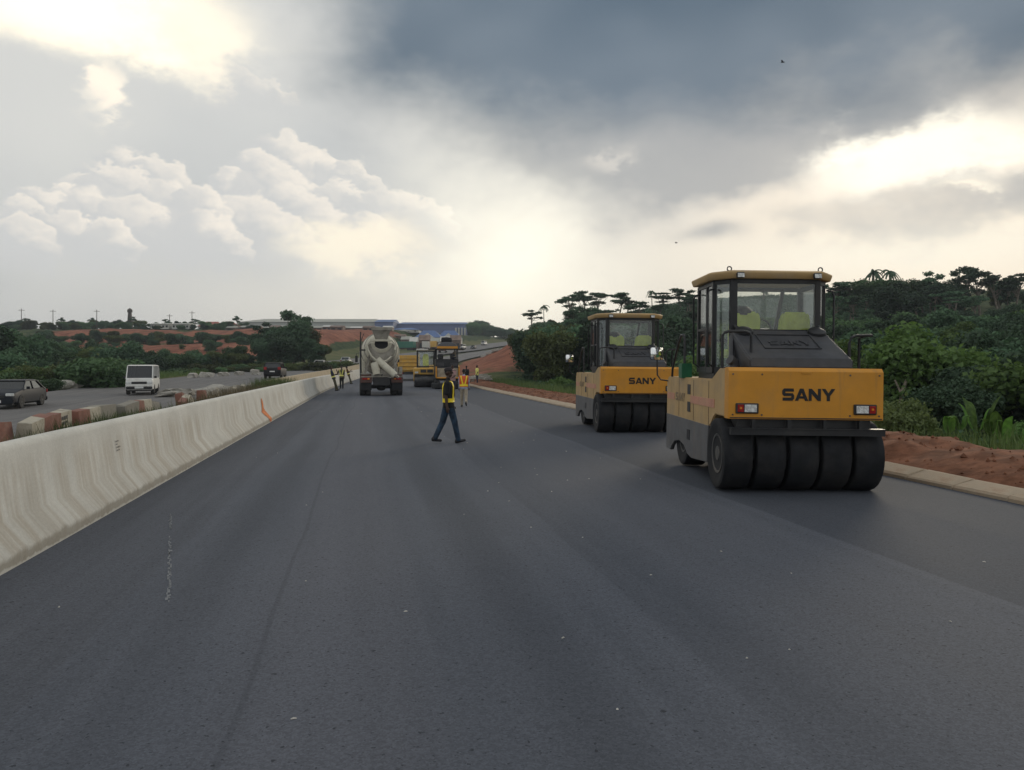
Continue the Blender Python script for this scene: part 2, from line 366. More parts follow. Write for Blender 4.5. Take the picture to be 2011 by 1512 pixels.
# asphalt ---------------------------------------------------------
def asphalt(name, base, new=True):
    m, t, b, o = newmat(name)
    tc = nd(t, 'ShaderNodeTexCoord').outputs['Object']
    sx = nd(t, 'ShaderNodeSeparateXYZ', {0: tc}).outputs
    warp = mth(t, 'MULTIPLY', mth(t, 'SUBTRACT', fbm(t, nd(t, 'ShaderNodeCombineXYZ', {0: 0., 1: mth(t, 'MULTIPLY', sx[1], .06), 2: 0.}).outputs[0], 1., 3), .5), .8)
    tx = mth(t, 'ADD', sx[0], warp)
    st = nd(t, 'ShaderNodeCombineXYZ', {0: mth(t, 'MULTIPLY', tx, 1.0), 1: mth(t, 'MULTIPLY', sx[1], .035), 2: 0.}).outputs[0]
    streak = fbm(t, st, 1.9, 6, .6); streak2 = fbm(t, st, 7., 4, .6)
    blot = fbm(t, tc, .35, 5, .6)
    k = mth(t, 'ADD', mth(t, 'MULTIPLY', sstep(t, streak, .28, .72), .62), mth(t, 'ADD', mth(t, 'MULTIPLY', streak2, .2), mth(t, 'MULTIPLY', blot, .42)))
    cA = tuple(x*.72 for x in base); cB = (base[0]*1.42, base[1]*1.36, base[2]*1.30)
    col = mixc(t, k, cA, cB)
    if new:
        def band(c, hw, soft, a, cc):
            nonlocal col
            d = mth(t, 'ABSOLUTE', mth(t, 'SUBTRACT', tx, c))
            f = mth(t, 'MULTIPLY', sstep(t, d, hw+soft, hw), a)
            col = mixc(t, f, col, cc)
        band(1.0, .05, .40, .42, tuple(x*.5 for x in base))
        band(-1.35, .05, .30, .3, tuple(x*.5 for x in base))
        band(-.3, .25, .6, .35, (base[0]*1.7, base[1]*1.5, base[2]*1.36))
        band(3.6, .5, .9, .45, (base[0]*1.75, base[1]*1.6, base[2]*1.45))
        band(4.72, .02, .10, .3, (base[0]*1.8, base[1]*1.7, base[2]*1.6))
        rs = sstep(t, tx, 4.76, 4.80)
        col = mixc(t, mth(t, 'MULTIPLY', rs, .6), col, tuple(x*.62 for x in base))
        for e0, am in ((-1.9, .16), (1.95, .14)):
            col = mixc(t, mth(t, 'MULTIPLY', sstep(t, tx, e0-.015, e0+.015), am), col, tuple(x*(1.7 if e0 < 0 else .5) for x in base))
        hair = mth(t, 'ABSOLUTE', mth(t, 'SUBTRACT', tx, -.75))
        col = mixc(t, mth(t, 'MULTIPLY', sstep(t, hair, .03, .008), .25), col, tuple(x*.45 for x in base))
    ag = fbm(t, tc, 95., 3, .7); ag2 = nd(t, 'ShaderNodeTexVoronoi', {'Vector': tc, 'Scale': 70.}).outputs['Color']
    agc = nd(t, 'ShaderNodeSeparateColor', {0: ag2}).outputs[0]
    v = mth(t, 'ADD', mth(t, 'MULTIPLY', ag, .85), mth(t, 'MULTIPLY', agc, .35))
    col = nd(t, 'ShaderNodeMix', {0: 1., 6: col, 7: nd(t, 'ShaderNodeCombineColor', {0: mth(t, 'ADD', v, .40), 1: mth(t, 'ADD', v, .40), 2: mth(t, 'ADD', v, .40)}).outputs[0]}, data_type='RGBA', blend_type='MULTIPLY').outputs[2]
    pit = sstep(t, fbm(t, tc, 26., 2, .5), .655, .70)
    col = mixc(t, mth(t, 'MULTIPLY', pit, .7), col, tuple(x*.25 for x in base))
    t.links.new(col, b.inputs['Base Color'])
    t.links.new(mth(t, 'ADD', mth(t, 'MULTIPLY', streak, .15), .78), b.inputs['Roughness'])
    b.inputs['Specular IOR Level'].default_value = .24
    bn = nd(t, 'ShaderNodeBump', {'Strength': .4, 'Distance': .005, 'Height': mth(t, 'ADD', fbm(t, tc, 110., 2, .6), mth(t, 'MULTIPLY', agc, .5))})
    t.links.new(bn.outputs[0], b.inputs['Normal']); return m
M['asphalt'] = asphalt('fresh_asphalt', (.070, .079, .099))
M['asphalt_old'] = asphalt('worn_asphalt', (.125, .125, .128), False)

def concretemat(name, c1, c2, c3):
    m, t, b, o = newmat(name)
    tc = nd(t, 'ShaderNodeTexCoord').outputs['Object']; sx = nd(t, 'ShaderNodeSeparateXYZ', {0: tc}).outputs
    wob = mth(t, 'MULTIPLY', fbm(t, tc, 1.5, 2), .10)
    st = nd(t, 'ShaderNodeCombineXYZ', {0: 0., 1: mth(t, 'ADD', sx[1], wob), 2: mth(t, 'MULTIPLY', sx[2], .10)}).outputs[0]
    s1 = mth(t, 'ADD', mth(t, 'MULTIPLY', fbm(t, st, 2.6, 4, .6), .62), mth(t, 'MULTIPLY', fbm(t, st, 11., 3, .6), .38)); s2 = fbm(t, st, 1.1, 3, .5); blot = fbm(t, tc, 1.2, 6, .6)
    # drips start below the top edge
    up = sstep(t, mth(t, 'ADD', sx[2], mth(t, 'MULTIPLY', s1, .5)), 1.32, .95)
    patch = sstep(t, fbm(t, nd(t, 'ShaderNodeCombineXYZ', {0: 0., 1: sx[1], 2: 0.}).outputs[0], .12, 2), .36, .52)
    f = mth(t, 'MULTIPLY', mth(t, 'MULTIPLY', sstep(t, s1, .40, .62), up), mth(t, 'ADD', mth(t, 'MULTIPLY', patch, .75), .12))
    col = mixc(t, sstep(t, blot, .3, .7), tuple(x*.86 for x in c1), c1)
    col = mixc(t, mth(t, 'MULTIPLY', f, .72), col, c2)
    col = mixc(t, mth(t, 'MULTIPLY', mth(t, 'MULTIPLY', sstep(t, s2, .55, .7), up), .4), col, tuple(x*.8 for x in c2))
    base = sstep(t, mth(t, 'ADD', sx[2], mth(t, 'MULTIPLY', fbm(t, tc, 5., 5), .12)), .21, .15)
    rub = sstep(t, mth(t, 'ADD', sx[2], mth(t, 'MULTIPLY', fbm(t, tc, 9., 3), .08)), .075, .05)
    col = mixc(t, mth(t, 'MULTIPLY', base, .75), col, c3)
    col = mixc(t, mth(t, 'MULTIPLY', rub, .8), col, tuple(x*.9 for x in c1))
    fine = fbm(t, tc, 35., 5, .6)
    col = nd(t, 'ShaderNodeMix', {0: .2, 6: col, 7: nd(t, 'ShaderNodeCombineColor', {0: mth(t, 'MULTIPLY', fine, 1.9), 1: mth(t, 'MULTIPLY', fine, 1.9), 2: mth(t, 'MULTIPLY', fine, 1.9)}).outputs[0]}, data_type='RGBA', blend_type='MULTIPLY').outputs[2]
    t.links.new(col, b.inputs['Base Color']); b.inputs['Roughness'].default_value = .85; b.inputs['Specular IOR Level'].default_value = .3
    bn = nd(t, 'ShaderNodeBump', {'Strength': .25, 'Distance': .008, 'Height': fbm(t, tc, 28., 4, .65)})
    t.links.new(bn.outputs[0], b.inputs['Normal']); return m
M['concrete'] = concretemat('barrier_concrete', (.64, .625, .57), (.39, .335, .26), (.26, .235, .19))
M['concrete2'] = concretemat('tan_barrier_concrete', (.46, .38, .26), (.40, .31, .20), (.28, .22, .15))
M['kerb'] = pm('kerb_concrete', (.40, .32, .23), .9, var=.12, scale=3., dirt=(.25, .14, .08), dirt_amt=.6, dirt_scale=3., bump=.3)
M['blk_w'] = pm('block_faded_white', (.42, .385, .31), .9, var=.12, dirt=(.15, .13, .10), dirt_amt=.75, dirt_scale=3.5, bump=.4)
M['blk_r'] = pm('block_faded_red', (.215, .095, .07), .9, var=.2, dirt=(.20, .15, .12), dirt_amt=.7, dirt_scale=3.5, bump=.4)
M['blk_g'] = pm('block_bare_concrete', (.25, .235, .20), .95, var=.25, dirt=(.10, .09, .075), dirt_amt=.7, dirt_scale=4., bump=.5)
M['rubble'] = pm('rubble_concrete', (.38, .36, .32), .95, var=.25, dirt=(.14, .12, .10), dirt_amt=.7, bump=.5, bscale=12.)
M['stain'] = pm('orange_spray', (.60, .17, .035), .8, var=.25, scale=14.)
M['chalk'] = pm('chalk_mark', (.19, .20, .215), .95, var=.3, scale=30.)
M['soil'] = pm('red_soil', (.195, .088, .052), .97, var=.4, scale=2.2, dirt=(.13, .06, .038), dirt_amt=.85, dirt_scale=3.5, bump=1., bscale=6., spec=.1)
M['pale'] = pm('pale_bits', (.48, .46, .42), .8, var=.3)

# terrain: soil / scrub / grass masses from vertex colour weights --
m, t, b, o = newmat('hillside_ground'); M['ground'] = m
tc = nd(t, 'ShaderNodeTexCoord').outputs['Object']
va = nd(t, 'ShaderNodeVertexColor', layer_name='cover'); vc = nd(t, 'ShaderNodeSeparateColor', {0: va.outputs[0]}).outputs
n1 = fbm(t, tc, .09, 7, .62); n2 = fbm(t, tc, .6, 6, .6)
n3 = fbm(t, nd(t, 'ShaderNodeVectorMath', {0: tc, 1: (1., 1., .12)}, operation='MULTIPLY').outputs[0], .35, 5, .6)
soil = mixc(t, sstep(t, n3, .3, .7), (.175, .068, .045), (.32, .138, .085))
soil = mixc(t, mth(t, 'MULTIPLY', sstep(t, n2, .5, .75), .5), soil, (.13, .05, .035))
scrub = mixc(t, sstep(t, n2, .3, .7), (.022, .042, .020), (.065, .085, .032))
grass = mixc(t, sstep(t, n1, .35, .65), (.075, .095, .035), (.13, .125, .06))
sw = sstep(t, mth(t, 'ADD', vc[0], mth(t, 'MULTIPLY', mth(t, 'SUBTRACT', n1, .5), 1.3)), .40, .56)
gw = sstep(t, mth(t, 'ADD', vc[1], mth(t, 'MULTIPLY', mth(t, 'SUBTRACT', n2, .5), .8)), .4, .6)
col = mixc(t, gw, scrub, grass); col = mixc(t, sw, col, soil)
t.links.new(col, b.inputs['Base Color']); b.inputs['Roughness'].default_value = .98; b.inputs['Specular IOR Level'].default_value = .08
bn = nd(t, 'ShaderNodeBump', {'Strength': 1., 'Distance': .35, 'Height': n2}); t.links.new(bn.outputs[0], b.inputs['Normal'])

# ---------------------------------------------------------------- lie of the land (world: x across the road, y along it)
def tab(s, T):
    if s <= T[0][0]: return T[0][1]
    for (a, za), (b_, zb) in zip(T, T[1:]):
        if s <= b_:
            f = (s-a)/(b_-a); return za+(zb-za)*f
    return T[-1][1]+(s-T[-1][0])*.02
ZR = [(0, 0), (80, 0), (110, .35), (140, 1.2), (170, 2.4), (230, 4.6), (303, 8.0), (380, 13.2), (450, 18), (560, 22), (900, 24)]
ZL = [(0, -.5), (38, -.42), (54, -.12), (86, .40), (110, .8), (138, 1.5), (170, 2.5), (230, 4.6), (303, 8.0), (380, 13.2), (450, 18), (560, 22), (900, 24)]
def zr(s): return (tab(s-6, ZR)+tab(s, ZR)+tab(s+6, ZR))/3
def zl(s): return (tab(s-6, ZL)+tab(s, ZL)+tab(s+6, ZL))/3
def bend(s): return 0 if s < 50 else (s-50)**2/1300.0
def tr(x, y): return x-bend(y)
def nz(x, y, k): return noise.noise(Vector((x*k, y*k, 3.3)))
def zg(x, y):
    q = tr(x, y); a = zr(y); bq = zl(y)
    base = a+(bq-a)*ss(q, -4.5, -8)
    if q > 8.4:                                            # right: verge, dip, wooded hill
        d = q-8.4
        verge = a-.05
        dip = -2.2*ss(d, 5, 14)*ss(y, 140, 60)
        hill = 8.0*ss(d, 20, 70)*ss(y, 420, 250)*(.85+.25*nz(x, y, .012)) + 3.0*ss(d, 70, 130)
        hill += (2.2*ss(d, 2, 8)+5.6*ss(d, 6, 18))*ss(y, 95, 150)*ss(y, 420, 330)
        base = verge+dip+hill
    elif q < -23.5:                                        # left: verge, scrubby dip, red cut and plateau
        d = -23.5-q
        D = x*ST+y*CT; Xc = x*CT-y*ST
        lat = Xc/max(D, 1)
        rise = 6.5*ss(D+nz(x, y, .03)*18, 165, 205)+6.0*ss(D+nz(x+50, y, .03)*18, 215, 262)+2.5*ss(D, 262, 330)
        cut = ss(d, 8, 26)
        dip = -1.6*ss(d, 3, 10)*ss(D, 170, 110)
        base = bq-.05+dip+max(0, rise+dip*0-max(0, bq)*.8)*cut
    dist = math.hypot(x, y)
    amp = (.05+.5*ss(dist, 60, 250))*(1 if (q > 12 or q < -26) else 0)
    if 8.4 <= q <= 12 or -26 <= q <= -23.5: amp = .04
    return base+amp*(nz(x, y, .12)+.6*nz(x+9, y, .3))
NX, NY = 330, 330
def axis(lo, hi, n, c, k):
    a0, a1 = math.asinh((lo-c)/k), math.asinh((hi-c)/k)
    return [c+k*math.sinh(a0+(a1-a0)*i/(n-1)) for i in range(n)]
xs = axis(-3500, 3500, NX, 0, 60); ys = axis(-1500, 5000, NY, 30, 80)
vv, cc = [], []
for y in ys:
    for x in xs:
        q = tr(x, y); z = zg(x, y)
        if -23.7 < q < 8.6: z -= .08+.0016*max(0, y-20)
        D = x*ST+y*CT; Xc = x*CT-y*ST; px = XC+F*Xc/max(D, 1.) if D > 1 else 0
        if D > 700: z += (18-z)*ss(D, 700, 1200)
        soilw, grs = .0, .15
        if q >= 8.4:
            soilw = .62*ss(q, 13.5, 9) if y < 75 else 0
            soilw = max(soilw, .62*ss(y, 88, 120)*ss(y, 330, 260)*ss(q, 34, 22))
            grs = .55*ss(q, 30, 14)
        elif q <= -23.5:
            d = -23.5-q
            f1 = max(0, 1-abs(D-196)/38.)*ss(px, 40, 100); f2 = max(0, 1-abs(D-238)/44.)*ss(px, 20, 90)
            soilw = max(f1, f2)*.95*ss(d, 8, 20)
            if px > 610: soilw = .8*ss(d, 14, 20)*ss(D, 330, 300)
            grs = .75*ss(D, 150, 100) if px > 380 else .45
            if d < 14: soilw = .1; grs = .8
        else: soilw, grs = .25, .6
        vv.append((x, y, z)); cc.append((soilw, grs, 0, 1))
ff = [(j*NX+i, j*NX+i+1, (j+1)*NX+i+1, (j+1)*NX+i) for j in range(NY-1) for i in range(NX-1)]
g = raw('ground', vv, ff, M['ground'], smooth=True); tag(g, kind='structure')
ca = g.data.color_attributes.new('cover', 'FLOAT_COLOR', 'POINT'); ca.data.foreach_set('color', [k for c in cc for k in c])

def ribbon(name, x0, x1, y0, y1, step, zf, mat, dz=0., nx=2, parent=None):
    v, f = [], []; n = int((y1-y0)/step)+1
    for j in range(n+1):
        y = y0+(y1-y0)*j/n
        for i in range(nx):
            x = lerp(x0, x1, i/(nx-1))+bend(y); v.append((x, y, zf(y)+dz))
    for j in range(n):
        for i in range(nx-1): f.append((j*nx+i, j*nx+i+1, (j+1)*nx+i+1, (j+1)*nx+i))
    return raw(name, v, f, mat, parent)
tag(ribbon('road', -3.9, 8.5, -40, 130, 2.5, zr, M['asphalt'], .0), kind='structure')
tag(ribbon('opposite_road', -22.6, -7.0, -40, 460, 2.5, zl, M['asphalt_old'], .0), kind='structure')
tag(ribbon('median_strip', -7.0, -3.9, -40, 200, 2.5, lambda s: max(zr(s), zl(s))-.03, M['soil'], 0.), kind='structure')
tag(ribbon('haul_road', -2.5, 7.5, 130.2, 440, 3., zr, M['asphalt_old'], .02), kind='structure')
# ---------------------------------------------------------------- new concrete barrier
PROF = [(0, -.03), (0, .13), (-.19, .37), (-.285, 1.00), (-.30, 1.045), (-.34, 1.07), (-.42, 1.07), (-.46, 1.045), (-.475, 1.00), (-.57, .37), (-.76, .13), (-.76, -.03)]
def barrier(name, x0, y0, y1, mat, label, zf, k=1.):
    mb = MB(); rings = []
    n = int((y1-y0)/1.0)
    for j in range(n+1):
        y = lerp(y0, y1, j/n)
        rings.append([(x0+bend(y)+a*k+.006*nz(y, i*3., .7), y, zf(y)+z*k+(.008*nz(y, 5+i, .5) if z > .2 else 0)) for i, (a, z) in enumerate(PROF)])
    mb.loft(rings)
    return tag(mb.build(name, mat, smooth=40), label, 'barrier')
BX = -3.15
bar = barrier('concrete_barrier', BX, -12, 150, M['concrete'], 'long pale concrete barrier with brown drip streaks beside the fresh asphalt', zr)
barrier('concrete_barrier', -5.75, 46, 150, M['concrete2'], 'tan concrete barrier running behind the pale one, past the weeds', lambda s: (zr(s)+zl(s))/2-.02, .98)
def on_barrier(y, u, lift=.005):                           # point on the road-side face, u = height
    pr = PROF[:6]
    for (a, za), (b_, zb) in zip(pr, pr[1:]):
        if za <= u <= zb:
            f = (u-za)/(zb-za); x = lerp(a, b_, f); n = Vector((zb-za, 0, a-b_)); n = n.normalized() if n.length else Vector((1, 0, 0))
            return (BX+bend(y)+x+n.x*lift+.004, y, zr(y)+u+n.z*lift)
    return (BX-.34, y, zr(y)+1.13)
# orange spray on the barrier and a stencilled mark
rnd = random.Random(3); v, f = [], []
us = [.02, .08, .13, .2, .28, .37, .47, .58, .68, .78]; wd = [.16, .26, .34, .28, .38, .42, .22, .20, .16, .05]; ce = [.32, .26, .2, .12, .05, 0, -.02, .05, .02, .02]
for u, wv, c0 in zip(us, wd, ce):
    for k in (-1, 1): v.append(on_barrier(25.6+c0*1.2+k*wv+rnd.uniform(-.03, .03), u, .008))
f = [(2*i, 2*i+1, 2*i+3, 2*i+2) for i in range(len(us)-1)]
o = raw('spray_mark', v, f, M['stain'], bar); o['label'] = 'orange spray paint mark on the barrier'
v, f = [], []
for r_ in range(4):
    y = 11.3
    for k in range(rnd.choice((2, 3, 4))):
        a = rnd.uniform(.012, .032); u = .80-r_*.04
        for du, dy in ((0, 0), (0, a), (-.018, a), (-.018, 0)): v.append(on_barrier(y+dy, u+du, .007))
        b0 = len(v)-4; f.append((b0, b0+1, b0+2, b0+3)); y += a+.014
o = raw('stencil_marks', v, f, M['hood'], bar); o['label'] = 'small dark stencilled marks on the barrier face'; o['kind'] = 'stuff'

# ---------------------------------------------------------------- kerb of single stones
kr = tag(empty('kerb', (8.4, 0, 0)), 'low sloping tan concrete kerb along the edge of the fresh asphalt', 'kerb')
def kerbstone(v):
    mb = MB(); r = random.Random(v); L = 1.0
    p = [(0, -.05), (0, .045), (.035, .075), (.34, .155), (.40, .15), (.42, -.05)]
    rg = []
    for y in (0.006, .02, L-.02, L-.006):
        e = .012 if y in (.006, L-.006) else 0
        rg.append([(a+(e if a < .2 else -e)+r.uniform(-.006, .006), y, z-(e if z > 0 else 0)+r.uniform(-.006, .006)) for a, z in p])
    mb.loft(rg)
    return mb
kprot = []
for i in range(6):
    kprot.append(kerbstone(i))
kme = None
for i in range(100):
    y = 2.0+i*1.0
    k = i % 6
    if i < 6: o = kprot[k].build('kerbstone', M['kerb'], kr); kprot[k] = (kprot[k], o.data)
    else: o = bpy.data.objects.new('kerbstone', kprot[k][1]); link(o, kr)
    o.location = (bend(y)+.0, y, zr(y)+random.uniform(-.006, .006)); o.rotation_euler = (0, random.uniform(-.02, .02), -(bend(y+1)-bend(y))+random.uniform(-.008, .008))

# ---------------------------------------------------------------- berm of loose red soil behind the kerb
def zberm(u, y):                                           # u 0..1 from the kerb outwards
    x = 8.82+u*3.6; hgt = (.52+.20*nz(y, 0, .25)+.1*nz(y, 4, .9))*(1-.45*ss(y, 22, 40))
    z = hgt*math.sin(math.pi*min(1, u*1.05))*(1-.25*u)+(.10*nz(x, y, 1.3)+.07*nz(x, y+3, 3.1)+.05*nz(x, y+7, 6.))*math.sin(math.pi*u)
    return x+bend(y)+.05*nz(x, y, 2.), max(zg(x+bend(y), y), zr(y)-.4)+.03+z
v, f = [], []; nb = 19; y0, y1, stp = -6, 104, .24; n = int((y1-y0)/stp)
for j in range(n+1):
    y = y0+(y1-y0)*j/n
    for i in range(nb):
        x, z = zberm(i/(nb-1), y); v.append((x, y, z))
for j in range(n):
    for i in range(nb-1): f.append((j*nb+i, j*nb+i+1, (j+1)*nb+i+1, (j+1)*nb+i))
o = raw('soil_berm', v, f, M['soil'], smooth=True); tag(o, 'heaped loose red soil behind the kerb', 'soil', kind='stuff')
mb = MB(); rnd = random.Random(11)
for i in range(2600):
    y = rnd.uniform(4, 60); u = rnd.uniform(.03, .97); r_ = rnd.uniform(.015, .06)*(1 if rnd.random() > .1 else 1.9)
    xq, zq = zberm(u, y); c = Vector((xq, y, zq))
    pts = [c+Vector(d)*r_*rnd.uniform(.6, 1.2) for d in ((1, 0, 0), (0, 1, 0), (-1, 0, 0), (0, -1, 0), (0, 0, .8), (0, 0, -.8))]
    mb.add(pts, [(0, 1, 4), (1, 2, 4), (2, 3, 4), (3, 0, 4), (1, 0, 5), (2, 1, 5), (3, 2, 5), (0, 3, 5)])
tag(mb.build('soil_clods', M['soil']), 'crumbled clods strewn over the red soil bank', 'soil', kind='stuff')

# ---------------------------------------------------------------- old red and white barrier blocks
BPR = [(-.30, 0), (-.30, .14), (-.16, .34), (-.11, .80), (.11, .80), (.16, .34), (.30, .14), (.30, 0)]
def blockmesh(L, mats, seed, split=.5):
    r = random.Random(seed); mb = MB(); ring = lambda y, e: [(a*(1-e)+r.uniform(-.015, .015), y, z*(1-e*.5)+r.uniform(-.015, .015)) for a, z in BPR]
    ys = [-L/2, -L/2+.03, -L/2+L*split, L/2-.03, L/2]; rg = [ring(y, .06 if abs(abs(y)-L/2) < .001 else 0) for y in ys]
    for k in range(4): mb.loft([rg[k], rg[k+1]], False, 0 if k < 2 else 1)
    mb.add(rg[0], [tuple(range(8))], 0); mb.add(rg[4], [tuple(range(8))[::-1]], 1)
    return mb.build('barrier_block', mats)
nm = {('w', 'r'): 'white and red', ('r', 'w'): 'red and white', ('g', 'g'): 'bare grey'}
seq = [(9.4, 'rw', 0, 1), (10.7, 'rw', 0, 2), (11.9, 'wr', .05, 1), (13.1, 'gg', 0, 2), (14.3, 'wr', -.05, 1.4), (15.8, 'wr', .1, 1.1), (17.1, 'rw', .1, 1.4), (18.8, 'rw', .02, 1.2), (20.2, 'gg', 0, 1.2), (21.6, 'gg', .1, 1.0), (23.0, 'rw', 0, 1.4), (24.9, 'gg', -.2, .9), (27.6, 'rw', .2, 1.3), (29.6, 'rw', -.28, 1.3), (31.4, 'rg', -.1, 1.2), (33.2, 'gg', .1, 1.1), (34.8, 'wg', -.1, 1.1), (36.3, 'gg', .1, 1.1), (37.8, 'wg', .15, 1.1), (39.4, 'gg', -.1, 1.1), (41.0, 'wg', .1, 1.1), (42.6, 'gg', .1, 1.1)]
wd = ['nearest the frame edge', 'second from the frame edge', 'third from the frame edge', 'fourth from the frame edge', 'fifth from the frame edge', 'sixth in the row', 'carrying dark scrawled marks', 'just past the scrawled block', 'ninth in the row behind grass', 'tenth in the row behind grass', 'eleventh in the row', 'small, at the gap in the row', 'standing alone past the gap', 'leaning over past the gap', 'next to the leaning block', 'sixteenth in the row, chipped', 'seventeenth in the row, chipped', 'eighteenth in the row, among weeds', 'nineteenth in the row, among weeds', 'twentieth in the row, among weeds', 'twenty-first in the row, among weeds', 'last in the row, among weeds']
for i, (y, c, tilt, L) in enumerate(seq):
    o = blockmesh(L*1.1, [M['blk_'+c[0]], M['blk_'+c[1]]], i, random.Random(i).uniform(.4, .62))
    o.location = (-6.3+random.uniform(-.12, .12), y, zr(y)*.5+.06-(.1 if abs(tilt) > .15 else 0)); o.rotation_euler = (tilt*.7, tilt, random.uniform(-.06, .06)+tilt*.4)
    cn = {'rw': 'red and white painted', 'wr': 'white and red painted', 'gg': 'bare grey', 'rg': 'red and grey', 'wg': 'pale and grey'}[c]
    tag(o, f'worn {cn} concrete block in the median, {wd[i]}', 'concrete block', 'old barrier blocks in the median')
    if i == 6:
        rr = random.Random(5); vv2, ff2 = [], []
        for r_ in range(4):
            yy = .12
            for k in range(3):
                a = rr.uniform(.04, .10); zz = .72-r_*.11; hh = rr.uniform(.03, .07)
                for dz, dy in ((0, 0), (.01, a), (-hh, a), (-hh-.01, .02)):
                    z_ = zz+dz; x_ = lerp(.16, .11, (z_-.34)/.46)+.018; vv2.append((x_, yy+dy, z_))
                b0 = len(vv2)-4; ff2.append((b0, b0+1, b0+2, b0+3)); yy += a+.04
        raw('scrawled_marks', vv2, ff2, M['hood'], o)['kind'] = 'stuff'
# rubble by the far verge of the opposite road
def rockmesh(name, r, sq, seed, mat):
    rr = random.Random(seed); bm = bmesh.new(); bmesh.ops.create_icosphere(bm, subdivisions=2, radius=1)
    for vtx in bm.verts:
        p = vtx.co.copy(); k = 1+.35*noise.noise(p*1.3+Vector((seed*7, 0, 0)))
        p = Vector([max(-.72, min(.72, c)) for c in p])*k; vtx.co = Vector((p.x*r*sq[0], p.y*r*sq[1], p.z*r*sq[2]))
    me = bpy.data.meshes.new(name); bm.to_mesh(me); bm.free(); me.materials.append(mat)
    return link(bpy.data.objects.new(name, me))
def place_px(o, px, d, dz=0, rz=0, zf=None):
    x, y = PD(px, d); o.location = (x, y, (zf(x, y) if zf else zg(x, y))+dz); o.rotation_euler = (o.rotation_euler[0], o.rotation_euler[1], rz)
def zroad(x, y):
    q = tr(x, y)
    return zr(y) if -3.9 < q < 8.5 else (zl(y) if -22.7 < q < -7 else zg(x, y))
rb = [(82, 59, 1, (1., .6, .8), 'squat upright broken concrete lump behind the dark sedan'), (98, 59, .9, (1.2, .8, .75), 'square broken concrete block behind the dark sedan'), (128, 60, 1.2, (1.6, .8, .62), 'long tilted broken slab at the bush edge'), (146, 60.5, .7, (1.5, .7, .4), 'small pale slab end beside the long tilted one'), (188, 63, .8, (1.8, .8, .28), 'low flat concrete piece at the verge left of the van'),
      (238, 64, .9, (1.9, .8, .3), 'low flat concrete piece just left of the van'), (378, 86, 1., (1.2, .8, .6), 'yellowish boulder at the verge right of the van'), (405, 88, 1.1, (1.4, .9, .6), 'grey boulder at the verge between van and black car'), (438, 92, .9, (1.3, .9, .6), 'grey boulder nearer the black car'), (470, 96, .9, (1.3, .9, .6), 'pale boulder at the verge near the black car'), (500, 98, .9, (1.1, .8, .9), 'white boulder left of the black car'), (508, 97, .6, (1.4, .8, .5), 'small white stone left of the black car')]
for i, (px, d, r_, sq, lb) in enumerate(rb):
    o = rockmesh('broken_concrete', r_*.72, sq, i, M['rubble']); place_px(o, px, d, r_*sq[2]*.35, i*1.3); tag(o, lb, 'rubble', 'broken concrete along the verge')
rw = [(325, 49, 1.0, (1.4, .9, .25), 'flat broken slab right behind the white van'), (345, 50, 1.2, (1.5, .9, .32), 'broken slab in the low heap behind the van'), (368, 51, 1.1, (1.3, .9, .42), 'dark broken slab, highest in the heap behind the van'), (335, 53, 1.3, (1.5, 1., .3), 'rear slab of the low heap behind the van'), (392, 54, 1.0, (1.2, .9, .35), 'slab at the far end of the heap behind the van'), (420, 58, 1.2, (1.6, .9, .3), 'long low slab past the heap on the road')]
for i, (px, d, r_, sq, lb) in enumerate(rw):
    o = rockmesh('broken_slab', r_*.62, sq, 30+i, M['rubble']); o.rotation_euler = (random.uniform(-.25, .25), random.uniform(-.25, .25), 0); place_px(o, px, d, .12, i*.8, zroad); tag(o, lb, 'rubble', 'slabs dumped on the opposite road')
# loose bits and chalk on the new asphalt
mb = MB(); rnd = random.Random(21)
for i in range(75):
    x, y = rnd.uniform(-2.6, 7.9), 3+rnd.random()**1.6*40
    if rnd.random() < .6: x = rnd.uniform(1.2, 4.6)
    a = rnd.uniform(0, 6.3); l, k = rnd.uniform(.004, .014)*(1+y*.035), rnd.uniform(.003, .007)*(1+y*.035)
    c, s = math.cos(a), math.sin(a); z = zr(y)
    mb.add([(x+c*l-s*k, y+s*l+c*k, z+.004), (x-c*l-s*k, y-s*l+c*k, z+.004), (x-c*l+s*k, y-s*l-c*k, z+.004), (x+c*l+s*k, y+s*l-c*k, z+.004), (x, y, z+.012)], [(0, 1, 4), (1, 2, 4), (2, 3, 4), (3, 0, 4)])
tag(mb.build('loose_chippings', M['pale']), 'pale chippings and scraps strewn on the fresh asphalt', 'litter', kind='stuff')
a0, a1 = Vector((*G(335, 1010), .004)), Vector((*G(331, 1182), .004)); v, f = [], []; rnd = random.Random(9)
for k in range(90):
    u = (k+rnd.random())/90
    if .25 < u < .42 and rnd.random() < .8: continue
    p = a0.lerp(a1, u); p.x += rnd.gauss(0, .008); l = rnd.uniform(.012, .05); wv = rnd.uniform(.004, .011)
    dr = (a1-a0).normalized(); sd = Vector((dr.y, -dr.x, 0)); b0 = len(v)
    v += [p+dr*l+sd*wv, p+dr*l-sd*wv, p-dr*l-sd*wv, p-dr*l+sd*wv]; f.append((b0, b0+1, b0+2, b0+3))
tag(raw('chalk_line', v, f, M['chalk']), 'broken pale chalk line on the asphalt near the barrier', 'chalk line', kind='stuff')

